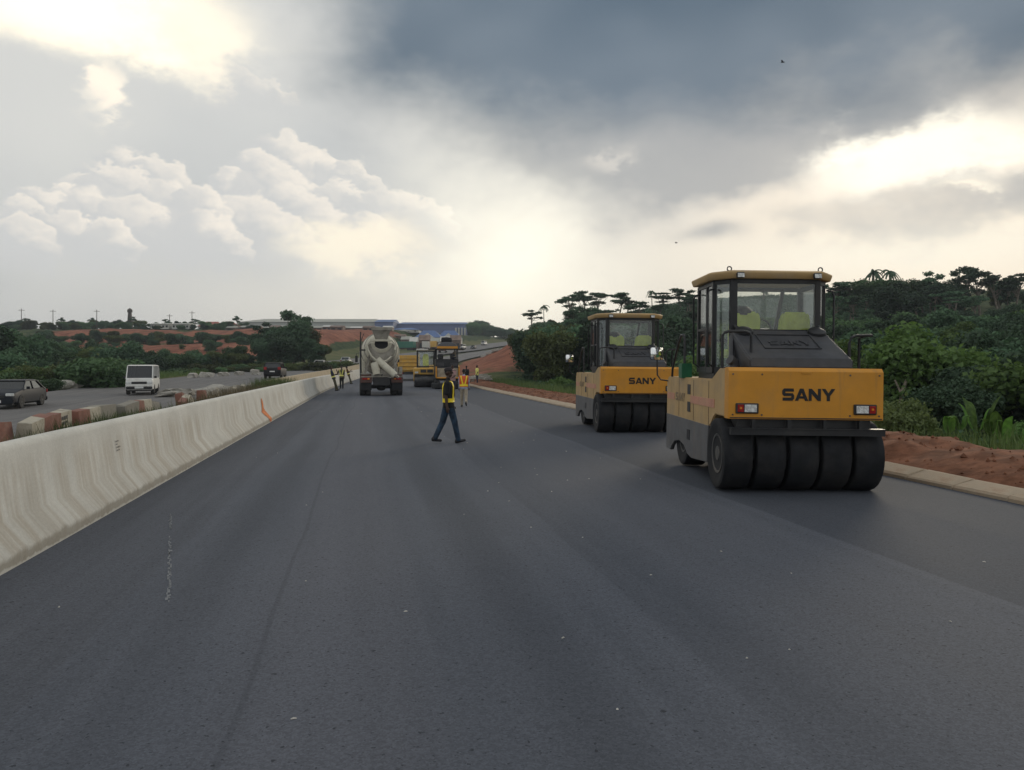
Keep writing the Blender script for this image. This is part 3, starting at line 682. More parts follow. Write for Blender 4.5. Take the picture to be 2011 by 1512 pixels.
# ---------------------------------------------------------------- pneumatic rollers
LET = {'S': [[(.05, 0), (1.15, 0), (1.35, .17), (1.35, .45), (1.18, .62), (.34, .62), (.34, .745), (1.33, .745), (1.28, 1), (.2, 1), (0, .83), (0, .55), (.17, .38), (1.02, .38), (1.02, .255), (.05, .255)]],
       'A': [[(0, 0), (.55, 1), (.75, 1), (.75, .66), (.36, 0)], [(1.5, 0), (1.14, 0), (.75, .66), (.75, 1), (.95, 1)], [(.466, .18), (.584, .38), (.916, .38), (1.034, .18)]],
       'N': [[(0, 0), (0, 1), (.34, 1), (1.05, .43), (1.05, 1), (1.38, 1), (1.38, 0), (1.04, 0), (.33, .57), (.33, 0)]],
       'Y': [[(0, 1), (.42, 1), (.77, .63), (1.12, 1), (1.55, 1), (.95, .40), (.95, 0), (.59, 0), (.59, .40)]]}
ADV = {'S': 1.45, 'A': 1.56, 'N': 1.46, 'Y': 1.55}
def lettering(name, text, h, mat, parent, org, ux, uz, thick=.004, tight=1.):
    """flat cut letters; org = left bottom corner, ux/uz = directions"""
    ux, uz, org = Vector(ux), Vector(uz), Vector(org); nrm = ux.cross(uz); mb = MB(); x = 0
    for ch in text:
        for poly in LET[ch]:
            a = [org+ux*((x+p[0])*h*tight)+uz*(p[1]*h) for p in poly]; b_ = [p+nrm*thick for p in a]; n = len(a)
            mb.add(a+b_, [tuple(range(n)), tuple(range(2*n-1, n-1, -1))]+[(i, (i+1) % n, n+(i+1) % n, n+i) for i in range(n)])
        x += ADV[ch]
    return mb.build(name, mat, parent)
def wheel(name, parent, x, y, z, r, wd, mt=None, rim=True, n=28, rr=.52):
    """slick tyre turned about x"""
    Mx = Matrix.Translation((x, y, z)); h = wd/2
    o = MB().lathe([(r*.55, -h*.82), (r*.80, -h*.98), (r*.90, -h), (r*.965, -h*.96), (r*.992, -h*.84), (r, -h*.5), (r, h*.5), (r*.992, h*.84), (r*.965, h*.96), (r*.90, h), (r*.80, h*.98), (r*.55, h*.82)], Mx, n).build(name, mt or M['rubber'], parent, smooth=32)
    if rim:
        MB().lathe([(.05, -h*.88), (r*.2, -h*.86), (r*.24, -h*.6), (r*.46, -h*.5), (r*.50, -h*.86), (r*.56, -h*.88), (r*.56, h*.88), (r*.5, h*.86), (r*.46, h*.5), (r*.24, h*.6), (r*.2, h*.86), (.05, h*.88)], Mx, 18).build('rim', M['rim'], o, smooth=32)
    return o
def make_roller():
    rt = empty('pneumatic_roller')
    # hull: one pressed shell, rear box higher than the deck
    side = [(-.50, 1.075), (-.50, 1.73), (-.45, 1.775), (.02, 1.775), (.50, 1.60), (3.72, 1.60), (3.85, 1.50), (3.85, .86), (.66, .86), (.50, .90), (.34, 1.02), (.22, 1.075)]
    MB().prism(side, 'x', -1.08, 1.08).build('hull', M['yellow_dusty'], rt, smooth=30, bevel=.015, seg=2)
    MB().prism([(-.508, 1.06), (-.508, 1.735), (-.457, 1.787), (-.36, 1.787), (-.36, 1.78), (-.30, 1.778), (-.30, 1.06)], 'x', -1.09, 1.09).build('rear_panel', M['yellow'], rt, smooth=30, bevel=.012, seg=2)
    MB().box((0, -.513, 1.72), (.14, .012, .035)).build('latch', M['yellow'], rt, bevel=.004)
    lettering('logo', 'SANY', .172, M['logo_black'], rt, (-.335, -.510, 1.325), (1, 0, 0), (0, 0, 1), .005, .72)
    for s, nm_ in ((-1, 'l'), (1, 'r')):
        hs = MB().box((s*.83, -.512, 1.21), (.32, .05, .145)).build('tail_light', M['black_frame'], rt, bevel=.01)
        MB().box((s*.83+s*.095, -.541, 1.21), (.085, .012, .105)).build('red_lens', M['red_lens'], hs, bevel=.004)
        MB().box((s*.83-s*.045, -.541, 1.21), (.17, .012, .105)).build('white_lens', M['white_lens'], hs, bevel=.004)
        MB().box((s*.83+s*.095, -.549, 1.215), (.03, .008, .03)).build('amber_lens', M['amber_lens'], hs)
        # skirt with wheel arch cut out
        arch = [(.62, .88), (.68, .30), (1.75, .24), (2.05, .28), (2.3, .40), (2.7, .45), (3.1, .40), (3.35, .28), (3.45, .20), (3.84, .20), (3.84, .88)]
        x0 = s*1.05
        MB().prism(arch, 'x', x0-.035, x0+.035).build('side_skirt', M['skirt'], rt, smooth=30, bevel=.008)
        for yy, zz, ma in ((1.95, 1.40, 'black_frame'), (1.95, 1.10, 'black_frame'), (1.95, .62, 'black_frame')):
            MB().box((s*(1.083 if zz > .9 else 1.087), yy, zz), (.012, .20, .17)).build('access_hole', M[ma], rt)
        MB().box((s*1.083, 1.05, 1.235), (.010, 1.55, .13)).build('stripe', M['pink'], rt)
        MB().box((s*1.083, 3.45, 1.235), (.010, .62, .12)).build('stripe', M['pink'], rt)
    for zz_ in (1.12, 1.69):
        for xx_ in (-1.03, -.62, .62, 1.03): MB().cyl((xx_, -.505, zz_), (xx_, -.517, zz_), .013, n=6).build('bolt', M['steel'], rt)
    MB().box((0, -.512, 1.078), (2.14, .012, .012)).build('panel_lip', M['black_frame'], rt)
    for s in (-1, 1):
        for yy_ in (.62, 1.62, 2.75): MB().box((s*1.081, yy_, 1.23), (.006, .010, .68)).build('panel_seam', M['black_frame'], rt)
    lettering('side_logo', 'SANY', .15, M['faded'], rt, (-1.082, 3.02, 1.17), (0, -1, 0), (0, 0, 1), .005, .85)
    MB().box((0, 1.6, .72), (1.75, 3.9, .5)).build('chassis', M['black_frame'], rt)
    MB().box((0, -.28, 1.0), (1.9, .3, .18)).build('cross_beam', M['black_frame'], rt, bevel=.01)
    MB().b2(-1.07, 1.09, -.58, -.50, .84, .93).b2(-1.07, 1.09, -.60, -.46, .925, .94).build('scraper_bar', M['black_frame'], rt)
    for k in range(4): MB().box((-.75+k*.5, -.54, .985), (.05, .07, .14)).build('scraper_bracket', M['black_frame'], rt)
    for k in range(5): wheel('tyre', rt, -.93+.465*k, 0, .52, .52, .41)
    for k in range(4): wheel('tyre', rt, -.84+.56*k, 2.72, .52, .52, .38)
    MB().cyl((-1.0, 0, .52), (1.0, 0, .52), .09).build('axle', M['black_frame'], rt); MB().cyl((-1.0, 2.72, .52), (1.0, 2.72, .52), .09).build('axle', M['black_frame'], rt)
    # engine hood wedge
    hd = [[(-.74, -.33, 1.785), (.74, -.33, 1.785), (.74, -.33, 1.90), (.70, -.28, 1.935), (-.70, -.28, 1.935), (-.74, -.33, 1.90)],
          [(-.74, .78, 1.785), (.74, .78, 1.785), (.74, .70, 2.33), (.70, .66, 2.37), (-.70, .66, 2.37), (-.74, .70, 2.33)]]
    MB().loft(hd).build('engine_hood', M['hood'], rt, smooth=30, bevel=.015, seg=2)
    q = lambda u, k: (-.28+.94*u, 1.935+.435*u)         # along the sloped lid
    a, b_ = Vector((0, -.28, 1.935)), Vector((0, .66, 2.37)); sl_ = (b_-a).normalized(); up = Vector((0, -sl_.z, sl_.y))
    pn = MB()
    for (x0, x1, u0, u1) in ((-.42, .42, .30, .315), (-.42, .42, .80, .815), (-.42, -.405, .315, .80), (.405, .42, .315, .80)):
        c = [a+(b_-a)*u+Vector((x, 0, 0))+up*.002 for x, u in ((x0, u0), (x1, u0), (x1, u1), (x0, u1))]; d = [p+up*.014 for p in c]
        pn.add(c+d, [(0, 1, 2, 3), (7, 6, 5, 4), (0, 1, 5, 4), (1, 2, 6, 5), (2, 3, 7, 6), (3, 0, 4, 7)])
    pn.build('lid_frame', M['hood'], rt)
    o0 = a+(b_-a)*.43+Vector((-.30, 0, 0))+up*.003
    lettering('embossed_logo', 'SANY', .16, M['hood'], rt, o0, (1, 0, 0), sl_, .012, .66)
    for s in (-1, 1):
        Mx = Matrix.Translation(a+(b_-a)*.90+Vector((s*.56, 0, 0))+up*.02) @ up.to_track_quat('Z', 'Y').to_matrix().to_4x4()
        MB().lathe([(.02, .05), (.10, .045), (.135, .02), (.14, -.02)], Mx, 18, ax='z').build('hood_cap', M['black_frame'], rt, smooth=40)
        MB().cyl(a+(b_-a)*.985+Vector((s*.62, 0, .02)), a+(b_-a)*1.08+Vector((s*.66, 0, .04)), .035, .02, 8).build('grab_knob', M['black_frame'], rt)
    # rear left: breather pipes beside the hood
    MB().tube([(-.86, .05, 1.78), (-.86, .05, 1.86), (-.93, .02, 1.90)], .075, 10).tube([(-.80, .28, 1.78), (-.68, .62, 2.30)], .03).tube([(-.84, .25, 1.78), (-.74, .60, 2.26)], .045).build('intake_pipes', M['hood'], rt, smooth=50)
    # rails
    def rail(nm_, pts, r=.019): return MB().tube(pts, r, 8).build(nm_, M['black_frame'], rt, smooth=60)
    rail('handrail', [(-1.08, -.12, 1.77), (-1.08, -.12, 2.24), (-1.05, -.12, 2.29), (-.99, -.12, 2.31), (-.75, -.12, 2.31), (-.69, -.12, 2.29), (-.66, -.12, 2.24), (-.66, -.12, 1.77)], .022)
    rail('handrail', [(.80, -.05, 1.77), (.80, -.05, 2.16), (.83, -.05, 2.24), (.90, -.05, 2.27), (1.04, -.05, 2.275), (1.14, -.05, 2.275)], .022); rail('handrail', [(1.02, .12, 1.77), (1.02, .12, 2.24), (1.03, -.03, 2.27)], .022)
    for s in (-1, 1):
        rail('handrail', [(s*1.08, 2.35, 1.6), (s*1.08, 2.35, 2.28), (s*1.08, 2.42, 2.36), (s*1.08, 2.62, 2.36), (s*1.08, 2.85, 2.22), (s*1.08, 3.35, 1.75), (s*1.08, 3.38, 1.6)], .022)
        rail('grab_rail', [(s*.92, 1.05, 1.80), (s*.99, 1.02, 1.84), (s*1.01, 1.02, 2.2), (s*1.01, 1.02, 2.95), (s*.99, 1.03, 3.02), (s*.90, 1.06, 3.04)], .016)
        rail('grab_rail', [(s*.90, 1.98, 1.78), (s*1.0, 2.0, 1.85), (s*1.01, 2.0, 2.95), (s*.98, 2.0, 3.02), (s*.90, 1.98, 3.03)], .016)
    # mirrors at the front corners
    for s in (-1, 1):
        rail('mirror_arm', [(s*1.0, 3.75, 1.50), (s*1.22, 3.78, 1.53), (s*1.29, 3.78, 1.62), (s*1.30, 3.78, 1.95)], .014)
        mr = MB().loft([[(s*1.31+.13*kx*e, 3.78+dy, 2.04+.125*kz*e) for kx, kz in ((-1, -.8), (-.85, -1), (.85, -1), (1, -.8), (1, .8), (.85, 1), (-.85, 1), (-1, .8))] for e, dy in ((.95, -.03), (1, 0), (.9, .05), (.5, .08))]).build('mirror', M['black_frame'], rt, smooth=50)
        MB().loft([[(s*1.31+.13*kx*e, 3.745-ex, 2.04+.125*kz*e) for kx, kz in ((-1, -.8), (-.85, -1), (.85, -1), (1, -.8), (1, .8), (.85, 1), (-.85, 1), (-1, .8))] for e, ex in ((.93, 0), (.6, .012), (.2, .018))]).build('mirror_glass', M['chrome'], mr, smooth=60)
    # cab
    Y0, Y1, ZB, ZT = .80, 2.12, 1.60, 3.17
    plan = [(-.64, Y0), (.64, Y0), (.88, 1.12), (.88, Y1), (-.88, Y1), (-.88, 1.12)]
    cabf = MB().prism(plan, 'z', 1.58, 1.70).build('cab_floor', M['black_frame'], rt)
    def post(p, w_=.05, z0=1.70, z1=ZT, parent=rt, name='cab_post', lean=(0, 0)):
        MB().loft([[(p[0]+dx*w_, p[1]+dy*w_, z0) for dx, dy in ((-1, -1), (1, -1), (1, 1), (-1, 1))], [(p[0]+lean[0]+dx*w_, p[1]+lean[1]+dy*w_, z1) for dx, dy in ((-1, -1), (1, -1), (1, 1), (-1, 1))]]).build(name, M['black_frame'], parent, bevel=.006)
    post((-.66, Y0+.02), .052); post((.66, Y0+.02), .042); post((-.88, 1.12), .036); post((.88, 1.12), .026)
    post((-.87, Y1), .04); post((.87, Y1), .04); post((-.885, 1.55), .022); post((.30, Y1), .03, lean=(.28, 0))
    def framebar(p, q_, hz, z, nm_='cab_rail'):
        p, q_ = Vector((*p, z)), Vector((*q_, z)); d = (q_-p); MB().box((p+q_)/2, (d.length, .05, hz), rz=math.atan2(d.y, d.x)).build(nm_, M['black_frame'], rt)
    n = 6
    for i in range(n):
        framebar(plan[i], plan[(i+1) % n], .075, ZT-.02); framebar(plan[i], plan[(i+1) % n], .10, 1.74)
    framebar((-.64, Y0), (.64, Y0), .06, 2.36); framebar((-.88, 1.12), (-.88, Y1), .04, 2.42); framebar((-.88, Y1), (.88, Y1), .05, 2.25)
    def pane(p, q_, z0, z1, nm_='window_pane'):
        p, q_ = Vector((p[0], p[1], 0)), Vector((q_[0], q_[1], 0)); d = (q_-p).normalized(); nn = Vector((-d.y, d.x, 0))*.006
        a = [p+Vector((0, 0, z0)), q_+Vector((0, 0, z0)), q_+Vector((0, 0, z1)), p+Vector((0, 0, z1))]
        MB().add([x_+nn for x_ in a]+[x_-nn for x_ in a], [(0, 1, 2, 3), (7, 6, 5, 4), (0, 1, 5, 4), (1, 2, 6, 5), (2, 3, 7, 6), (3, 0, 4, 7)]).build(nm_, M['glass'], rt)
    for i in range(n): pane(plan[i], plan[(i+1) % n], 1.79 if i != 0 else 2.39, ZT-.05)
    roof = [[(x*1.11, 1.46+(y-1.46)*1.12, z) for x, y in plan] for z in (ZT+.012,)]+[[(x*1.14, 1.46+(y-1.46)*1.15, z) for x, y in plan] for z in (ZT+.095, ZT+.12)]+[[(x*1.06, 1.46+(y-1.46)*1.06, ZT+.145) for x, y in plan]]
    MB().loft(roof).build('cab_roof', M['yellow_dusty'], rt, smooth=30, bevel=.01)
    for s in (-1, 1):
        l_ = MB().box((s*.60, .655, ZT+.055), (.12, .06, .085), rx=R(-12)).build('work_light', M['black_frame'], rt, bevel=.01)
        MB().box((s*.60, .622, ZT+.05), (.10, .01, .065), rx=R(-12)).build('lens', M['white_lens'], l_)
        for yy in (.85, 2.05):
            MB().tube([(s*.72+.035*math.cos(a_), yy, ZT+.175+.035*math.sin(a_)) for a_ in [k*math.pi/5 for k in range(11)]], .010, 6).build('lifting_eye', M['steel'], rt)
    # seats and console
    for xx in (-.30, .52):
        st = MB().loft([[(xx-.22, 1.52, 1.95), (xx+.22, 1.52, 1.95), (xx+.22, 1.62, 1.95), (xx-.22, 1.62, 1.95)], [(xx-.26, 1.40, 2.3), (xx+.26, 1.40, 2.3), (xx+.25, 1.54, 2.3), (xx-.25, 1.54, 2.3)], [(xx-.25, 1.34, 2.62), (xx+.25, 1.34, 2.62), (xx+.24, 1.47, 2.62), (xx-.24, 1.47, 2.62)], [(xx-.19, 1.34, 2.71), (xx+.19, 1.34, 2.71), (xx+.18, 1.44, 2.71), (xx-.18, 1.44, 2.71)]]).build('seat_back', M['seat'], rt, smooth=60, bevel=.03, seg=2)
        MB().box((xx, 1.75, 2.02), (.50, .46, .14)).build('seat_cushion', M['seat'], st, bevel=.03, seg=2)
        MB().cyl((xx, 1.72, 1.68), (xx, 1.72, 1.96), .12).build('seat_base', M['black_frame'], st)
    MB().lathe([(.10, -.02), (.19, -.05), (.21, .02), (.12, .10)], Matrix.Translation((-.34, 1.52, 2.70)), 14, ax='z').build('headrest', M['black_frame'], rt, smooth=50)
    MB().loft([[(-.15, 1.85, 1.7), (.25, 1.85, 1.7), (.25, 2.05, 1.7), (-.15, 2.05, 1.7)], [(-.22, 1.75, 2.42), (.32, 1.75, 2.42), (.28, 2.02, 2.48), (-.18, 2.02, 2.48)]]).build('console', M['hood'], rt, bevel=.02)
    MB().tube([(.05+.19*math.cos(a_), 1.72+.09*math.sin(a_), 2.46+.16*math.sin(a_)) for a_ in [k*math.pi/8 for k in range(17)]], .014, 6).build('steering_wheel', M['black_frame'], rt, smooth=60)
    MB().tube([(.62, 1.85, 2.45), (.48, 1.85, 2.48), (.46, 1.85, 2.62)], .022).build('lever', M['black_frame'], rt)
    
    return rt
proto_roller = make_roller()
x, y = W(4.12, 11.4); proto_roller.location = (x, y, zr(y)); proto_roller.rotation_euler = (0, R(.7), -TH)
tag(proto_roller, 'large yellow pneumatic tyred roller, nearer of the two, with lime seat covers', 'road roller', 'pneumatic rollers on the fresh asphalt')
r2 = copy_tree(proto_roller); x, y = W(3.42, 21.3); r2.location = (x, y, zr(y)); r2.rotation_euler = (0, R(.5), -TH+R(4.2))
tag(r2, 'yellow pneumatic tyred roller standing farther back, partly behind the nearer one', 'road roller')
x, y = W(4.12-.98, 11.4+1.55)
x, y = W(3.10, 13.85)
o = MB().b2(-.09, .09, -.14, .14, 0, .26).cyl((0, .04, .26), (0, .04, .31), .03).build('jerrycan', M['green'], bevel=.025, seg=2); o.location = (x, y, 1.60); o.rotation_euler = (0, 0, -TH)
tag(o, 'green plastic jerrycan on the deck of the nearer roller', 'jerrycan')
# ---------------------------------------------------------------- people: one fused body surface each
def capsule(mb, p0, p1, r0, r1, n=10):
    p0, p1 = Vector(p0), Vector(p1); d = p1-p0
    if d.length < 1e-4: d = Vector((0, 0, 1e-3))
    dn = d.normalized(); a = dn.cross(Vector((0, 1, .01)) if abs(dn.y) < .9 else Vector((1, 0, 0))).normalized(); b = dn.cross(a)
    rings = []
    for k in range(1, 4):
        th = math.pi/2*k/3.5; rings.append((p0-dn*r0*math.cos(th), r0*math.sin(th)))
    for k in range(3, 0, -1):
        th = math.pi/2*k/3.5; rings.append((p1+dn*r1*math.cos(th), r1*math.sin(th)))
    mb.loft([[c+(a*math.cos(2*math.pi*i/n)+b*math.sin(2*math.pi*i/n))*r for i in range(n)] for c, r in rings])
def ellipsoid(mb, c, r, n=12, mtx=None):
    c = Vector(c); rings = []
    for k in range(1, 8):
        th = math.pi*k/8; rings.append([c+(mtx or Matrix.Identity(3)) @ Vector((r[0]*math.sin(th)*math.cos(2*math.pi*i/n), r[1]*math.sin(th)*math.sin(2*math.pi*i/n), -r[2]*math.cos(th))) for i in range(n)])
    mb.loft(rings)
def person(label, loc, rz, legs, arms, cols, scale=1., lean=0., side=0., twist=0., voxel=.012, vest=None, cap=False, head_turn=0., foot_pitch=(0, 0), hair=True, group=None):
    mb = MB(); prims = []                                  # (tag, p0, p1, r)
    rt = empty('person', loc, rz); rt.scale = (scale,)*3
    hipz = .93
    T = Matrix.Translation((0, 0, hipz)) @ Matrix.Rotation(side, 4, 'Y') @ Matrix.Rotation(-lean, 4, 'X') @ Matrix.Rotation(twist, 4, 'Z') @ Matrix.Translation((0, 0, -hipz))
    def cap_(tg, p0, p1, r0, r1=None):
        r1 = r0 if r1 is None else r1; capsule(mb, p0, p1, r0, r1); prims.append((tg, np.array(p0), np.array(p1), r0, r1))
    lowest = 9
    joints = []
    for sd, (phi, kap), fp in ((-1, legs[0], foot_pitch[0]), (1, legs[1], foot_pitch[1])):
        h = Vector((sd*.088, 0, hipz-.02)); k = h+.445*Vector((sd*.02, math.sin(phi), -math.cos(phi))); a = k+.425*Vector((0, math.sin(phi-kap), -math.cos(phi-kap)))
        fd = Vector((sd*.12, math.cos(fp), math.sin(fp))).normalized(); upv = Vector((0, -math.sin(fp), math.cos(fp)))
        heel = a-upv*.055-fd*.05; toe = heel+fd*.20; joints.append((h, k, a, heel, toe)); lowest = min(lowest, heel.z-.035, toe.z-.03)
    dz = Vector((0, 0, -lowest)); T = Matrix.Translation(dz) @ T
    for h, k, a, heel, toe in joints:
        h, k, a, heel, toe = h+dz, k+dz, a+dz, heel+dz, toe+dz
        cap_('legs', h, k, .104, .080); cap_('legs', k, a, .078, .064); cap_('shoe', a+Vector((0, 0, .03)), heel+Vector((0, 0, .02)), .05, .045); cap_('shoe', heel, toe, .042, .034)
    rg = [(.78, .135, .10), (.85, .185, .14), (.97, .178, .13), (1.08, .17, .125), (1.2, .185, .135), (1.32, .20, .135), (1.40, .175, .115), (1.455, .095, .075), (1.47, .06, .055)]
    mb.loft([[T @ Vector((rx*math.cos(2*math.pi*i/18), ry*math.sin(2*math.pi*i/18), z)) for i in range(18)] for z, rx, ry in rg])
    tv = lambda *p: T @ Vector(p)
    prims += [('legs', np.array(tv(-.06, 0, .80)), np.array(tv(.06, 0, .80)), .10, .10), ('top', np.array(tv(-.05, 0, .90)), np.array(tv(.05, 0, .90)), .135, .135), ('top', np.array(tv(0, 0, .97)), np.array(tv(0, 0, 1.36)), .165, .17), ('top', np.array(tv(-.12, 0, 1.36)), np.array(tv(.12, 0, 1.36)), .10, .10)]
    cap_('skin', tv(0, .0, 1.44), tv(0, .015, 1.56), .058, .054)
    HT = Matrix.Translation(tv(0, .02, 1.655)) @ (T.to_3x3() @ Matrix.Rotation(head_turn, 3, 'Z')).to_4x4(); hp = lambda *p: HT @ Vector(p); h3 = HT.to_3x3()
    ellipsoid(mb, hp(0, -.005, .015), (.078, .098, .108), 14, h3); prims.append(('head', np.array(hp(0, -.005, -.02)), np.array(hp(0, 0, .03)), .085, .085))
    ellipsoid(mb, hp(0, .03, -.055), (.055, .062, .062), 12, h3); capsule(mb, hp(0, .092, .02), hp(0, .112, -.018), .011, .016)
    for s in (-1, 1):
        ellipsoid(mb, hp(s*.078, -.01, -.005), (.012, .02, .032), 8, h3); ellipsoid(mb, hp(s*.03, .084, .018), (.014, .012, .010), 8, h3)
    capsule(mb, hp(-.022, .088, -.052), hp(.022, .088, -.052), .010, .010)
    slv = cols.get('sleeve', .5)
    for sd, (al, be, ep) in ((-1, arms[0]), (1, arms[1])):
        s0 = tv(sd*.175, 0, 1.385); R3 = T.to_3x3()
        e = s0+R3 @ Vector((sd*math.sin(be), math.sin(al)*math.cos(be), -math.cos(al)*math.cos(be)))*.29
        fd = R3 @ Vector((sd*math.sin(be)*.5, math.sin(al+ep), -math.cos(al+ep))).normalized(); wr = e+fd*.25
        mid = s0.lerp(e, .75)
        cap_('top', s0, mid, .078, .070); cap_('arm' if slv < 1 else 'top', mid, e, .048 if slv < 1 else .056, .043); cap_('arm' if slv < 1 else 'top', e, wr, .043, .031)
        pl = wr+fd*.055; cap_('skin', wr, pl, .030, .034)
        sx_ = R3 @ Vector((0, 1, 0)); sx_ = (sx_-fd*sx_.dot(fd)).normalized(); inn = fd.cross(sx_)*(-sd)
        for q in range(4):
            b0 = pl+sx_*(.026-.0175*q)+fd*.022; ln = (.036, .042, .040, .031)[q]
            m1 = b0+fd*ln+inn*.006; capsule(mb, b0-fd*.02, m1, .0095, .009, 8); capsule(mb, m1, m1+fd*ln*.75+inn*.022, .009, .008, 8)
            prims.append(('skin', np.array(b0), np.array(m1), .01, .01)); prims.append(('skin', np.array(m1), np.array(m1+fd*ln*.75+inn*.022), .01, .01))
        t0 = wr+fd*.025+sx_*.026; t1 = t0+fd*.035+sx_*.024+inn*.01; capsule(mb, t0-sx_*.01, t1, .0115, .010, 8); capsule(mb, t1, t1+fd*.03+inn*.006, .010, .009, 8); prims.append(('skin', np.array(t0), np.array(t1+fd*.03), .011, .01))
    src = mb.build('body_src', M['skin']); md = src.modifiers.new('fuse', 'REMESH'); md.mode = 'VOXEL'; md.voxel_size = voxel; md.use_smooth_shade = True
    sm = src.modifiers.new('soft', 'SMOOTH'); sm.iterations = 2; sm.factor = .5
    dg = bpy.context.evaluated_depsgraph_get(); me = bpy.data.meshes.new_from_object(src.evaluated_get(dg)); old = src.data
    bpy.data.objects.remove(src); bpy.data.meshes.remove(old)
    nf = len(me.polygons); ctr = np.empty(nf*3); me.polygons.foreach_get('center', ctr); ctr = ctr.reshape(-1, 3)
    best = np.full(nf, 9.); tid = np.zeros(nf, int); tags = ['skin', 'legs', 'shoe', 'top', 'head', 'arm']
    for tg, p0, p1, r0, r1 in prims:
        d = p1-p0; L2 = max(1e-9, d @ d); u = np.clip(((ctr-p0) @ d)/L2, 0, 1); dist = np.linalg.norm(ctr-p0-u[:, None]*d, axis=1)-(r0+(r1-r0)*u)
        k = dist < best; best[k] = dist[k]; tid[k] = tags.index(tg)
    HI = np.array(HT.inverted()); hl = ctr @ HI[:3, :3].T+HI[:3, 3]
    TI = np.array(T.inverted()); tl = ctr @ TI[:3, :3].T+TI[:3, 3]
    tid[(tid == 1) & (tl[:, 2] > .815) & (np.abs(tl[:, 0]) < .24)] = 3
    slots = ['skin', cols['legs'], cols.get('shoe', 'shoe'), cols['top'], 'hair', cols.get('arm', 'skin')]
    mi = tid.copy(); hd = tid == 4
    mi[hd] = np.where((hl[hd, 2] > .045-.5*np.maximum(0, -hl[hd, 1]) - (.02)) & ((hl[hd, 1] < .06) | (hl[hd, 2] > .08)), 4, 0) if hair else 0
    me.materials.clear()
    for s in slots: me.materials.append(M[s])
    me.polygons.foreach_set('material_index', mi); me.polygons.foreach_set('use_smooth', [True]*nf)
    me.name = 'body'; bo = bpy.data.objects.new('body', me); link(bo, rt)
    nv = len(me.vertices); vco = np.empty(nv*3); me.vertices.foreach_get('co', vco); vco = vco.reshape(-1, 3); vno = np.empty(nv*3); me.vertex_normals.foreach_get('vector', vno); vno = vno.reshape(-1, 3)
    polys = [tuple(p.vertices) for p in me.polygons]
    def shell(name, mask, lift, mat):
        ids = np.nonzero(mask)[0]; mp = {}; v, f = [], []
        for i in ids:
            fc = []
            for vi in polys[i]:
                if vi not in mp: mp[vi] = len(v); v.append(tuple(vco[vi]+vno[vi]*lift))
                fc.append(mp[vi])
            f.append(tuple(fc))
        if f: raw(name, v, f, mat, rt, True)
    if vest:
        tor = (tid == 3) & (np.abs(tl[:, 0]) < .215) & (tl[:, 2] > .91) & (tl[:, 2] < 1.44)
        if 'body' in vest: shell('vest', tor, .010, M[vest['body']])
        z, xx, back = tl[:, 2], np.abs(tl[:, 0]), tl[:, 1] < 0
        wst = (z > .945) & (z < 1.04) & (xx < .215)
        vx = .035+.10*np.clip((z-1.0)/.4, 0, 1)
        sv = (np.abs(xx-vx) < .028) & (z > 1.0)
        if vest.get('front') == 'straight': sv = np.where(back, sv, (np.abs(xx-.085) < .032) & (z > 1.0))
        shell('reflective_stripes', tor & (wst | sv), .016, M[vest['stripe']])
    if cap:
        cm_ = MB(); rings = []
        for k in range(6):
            th = math.pi/2*k/5.6; rings.append([hp(.088*math.cos(th)*math.cos(a), -.008+.108*math.cos(th)*math.sin(a), .045+.085*math.sin(th)) for a in [2*math.pi*i/18 for i in range(18)]])
        cm_.loft(rings); co = cm_.build('cap', M['cap'], rt, smooth=60)
        br = [[hp(.07*math.cos(a)*k, .07+(.05+.085*k)*math.sin(a)*.9, .05-.012*k+dz_) for a in [math.pi*i/10 for i in range(11)]] for k in (.8, 1.) for dz_ in (0,)]
        b2_ = [[p+h3 @ Vector((0, 0, .008)) for p in r] for r in br[::-1]]; MB().loft(br+b2_, True, closed=False).build('cap_brim', M['cap'], co)
    tag(rt, label, 'person', group)
    return rt
d18 = 1.82*F/152
x, y = W((881-XC)/F*18.2, 18.2)
person('man in black shirt with bright yellow reflective bands walking across the fresh asphalt', (x, y, zr(y)), -TH-R(68), ((-.26, .20), (.27, .06)), ((.10, .10, .12), (-.14, .14, .22)), dict(legs='jeans', top='cloth_black', shoe='shoe', sleeve=.5), scale=.985, lean=-.03, twist=R(-22), voxel=.0095, vest=dict(stripe='hivis_y', front='straight'), cap=True, head_turn=R(-14), foot_pitch=(-.12, .16))
x, y = W((911-XC)/F*34, 34)
person('person in orange vest with yellow V and khaki trousers walking away by the chalked edge', (x, y, zr(y)), -TH+R(4), ((.20, .05), (-.24, .55)), ((-.1, .12, .1), (.14, .16, .15)), dict(legs='khaki', top='paleblue', sleeve=1), scale=.93, lean=.04, vest=dict(body='hivis_o', stripe='hivis_y'), foot_pitch=(0, -.5))
x, y = W((889-XC)/F*47, 47)
person('person in faded pink shirt standing behind the walking man by the paver', (x, y, zr(y)), -TH+R(150), ((.03, .03), (-.03, .03)), ((.3, .15, .9), (.1, .12, .2)), dict(legs='navy', top='pinkcloth', sleeve=.5), scale=1.04, voxel=.015)
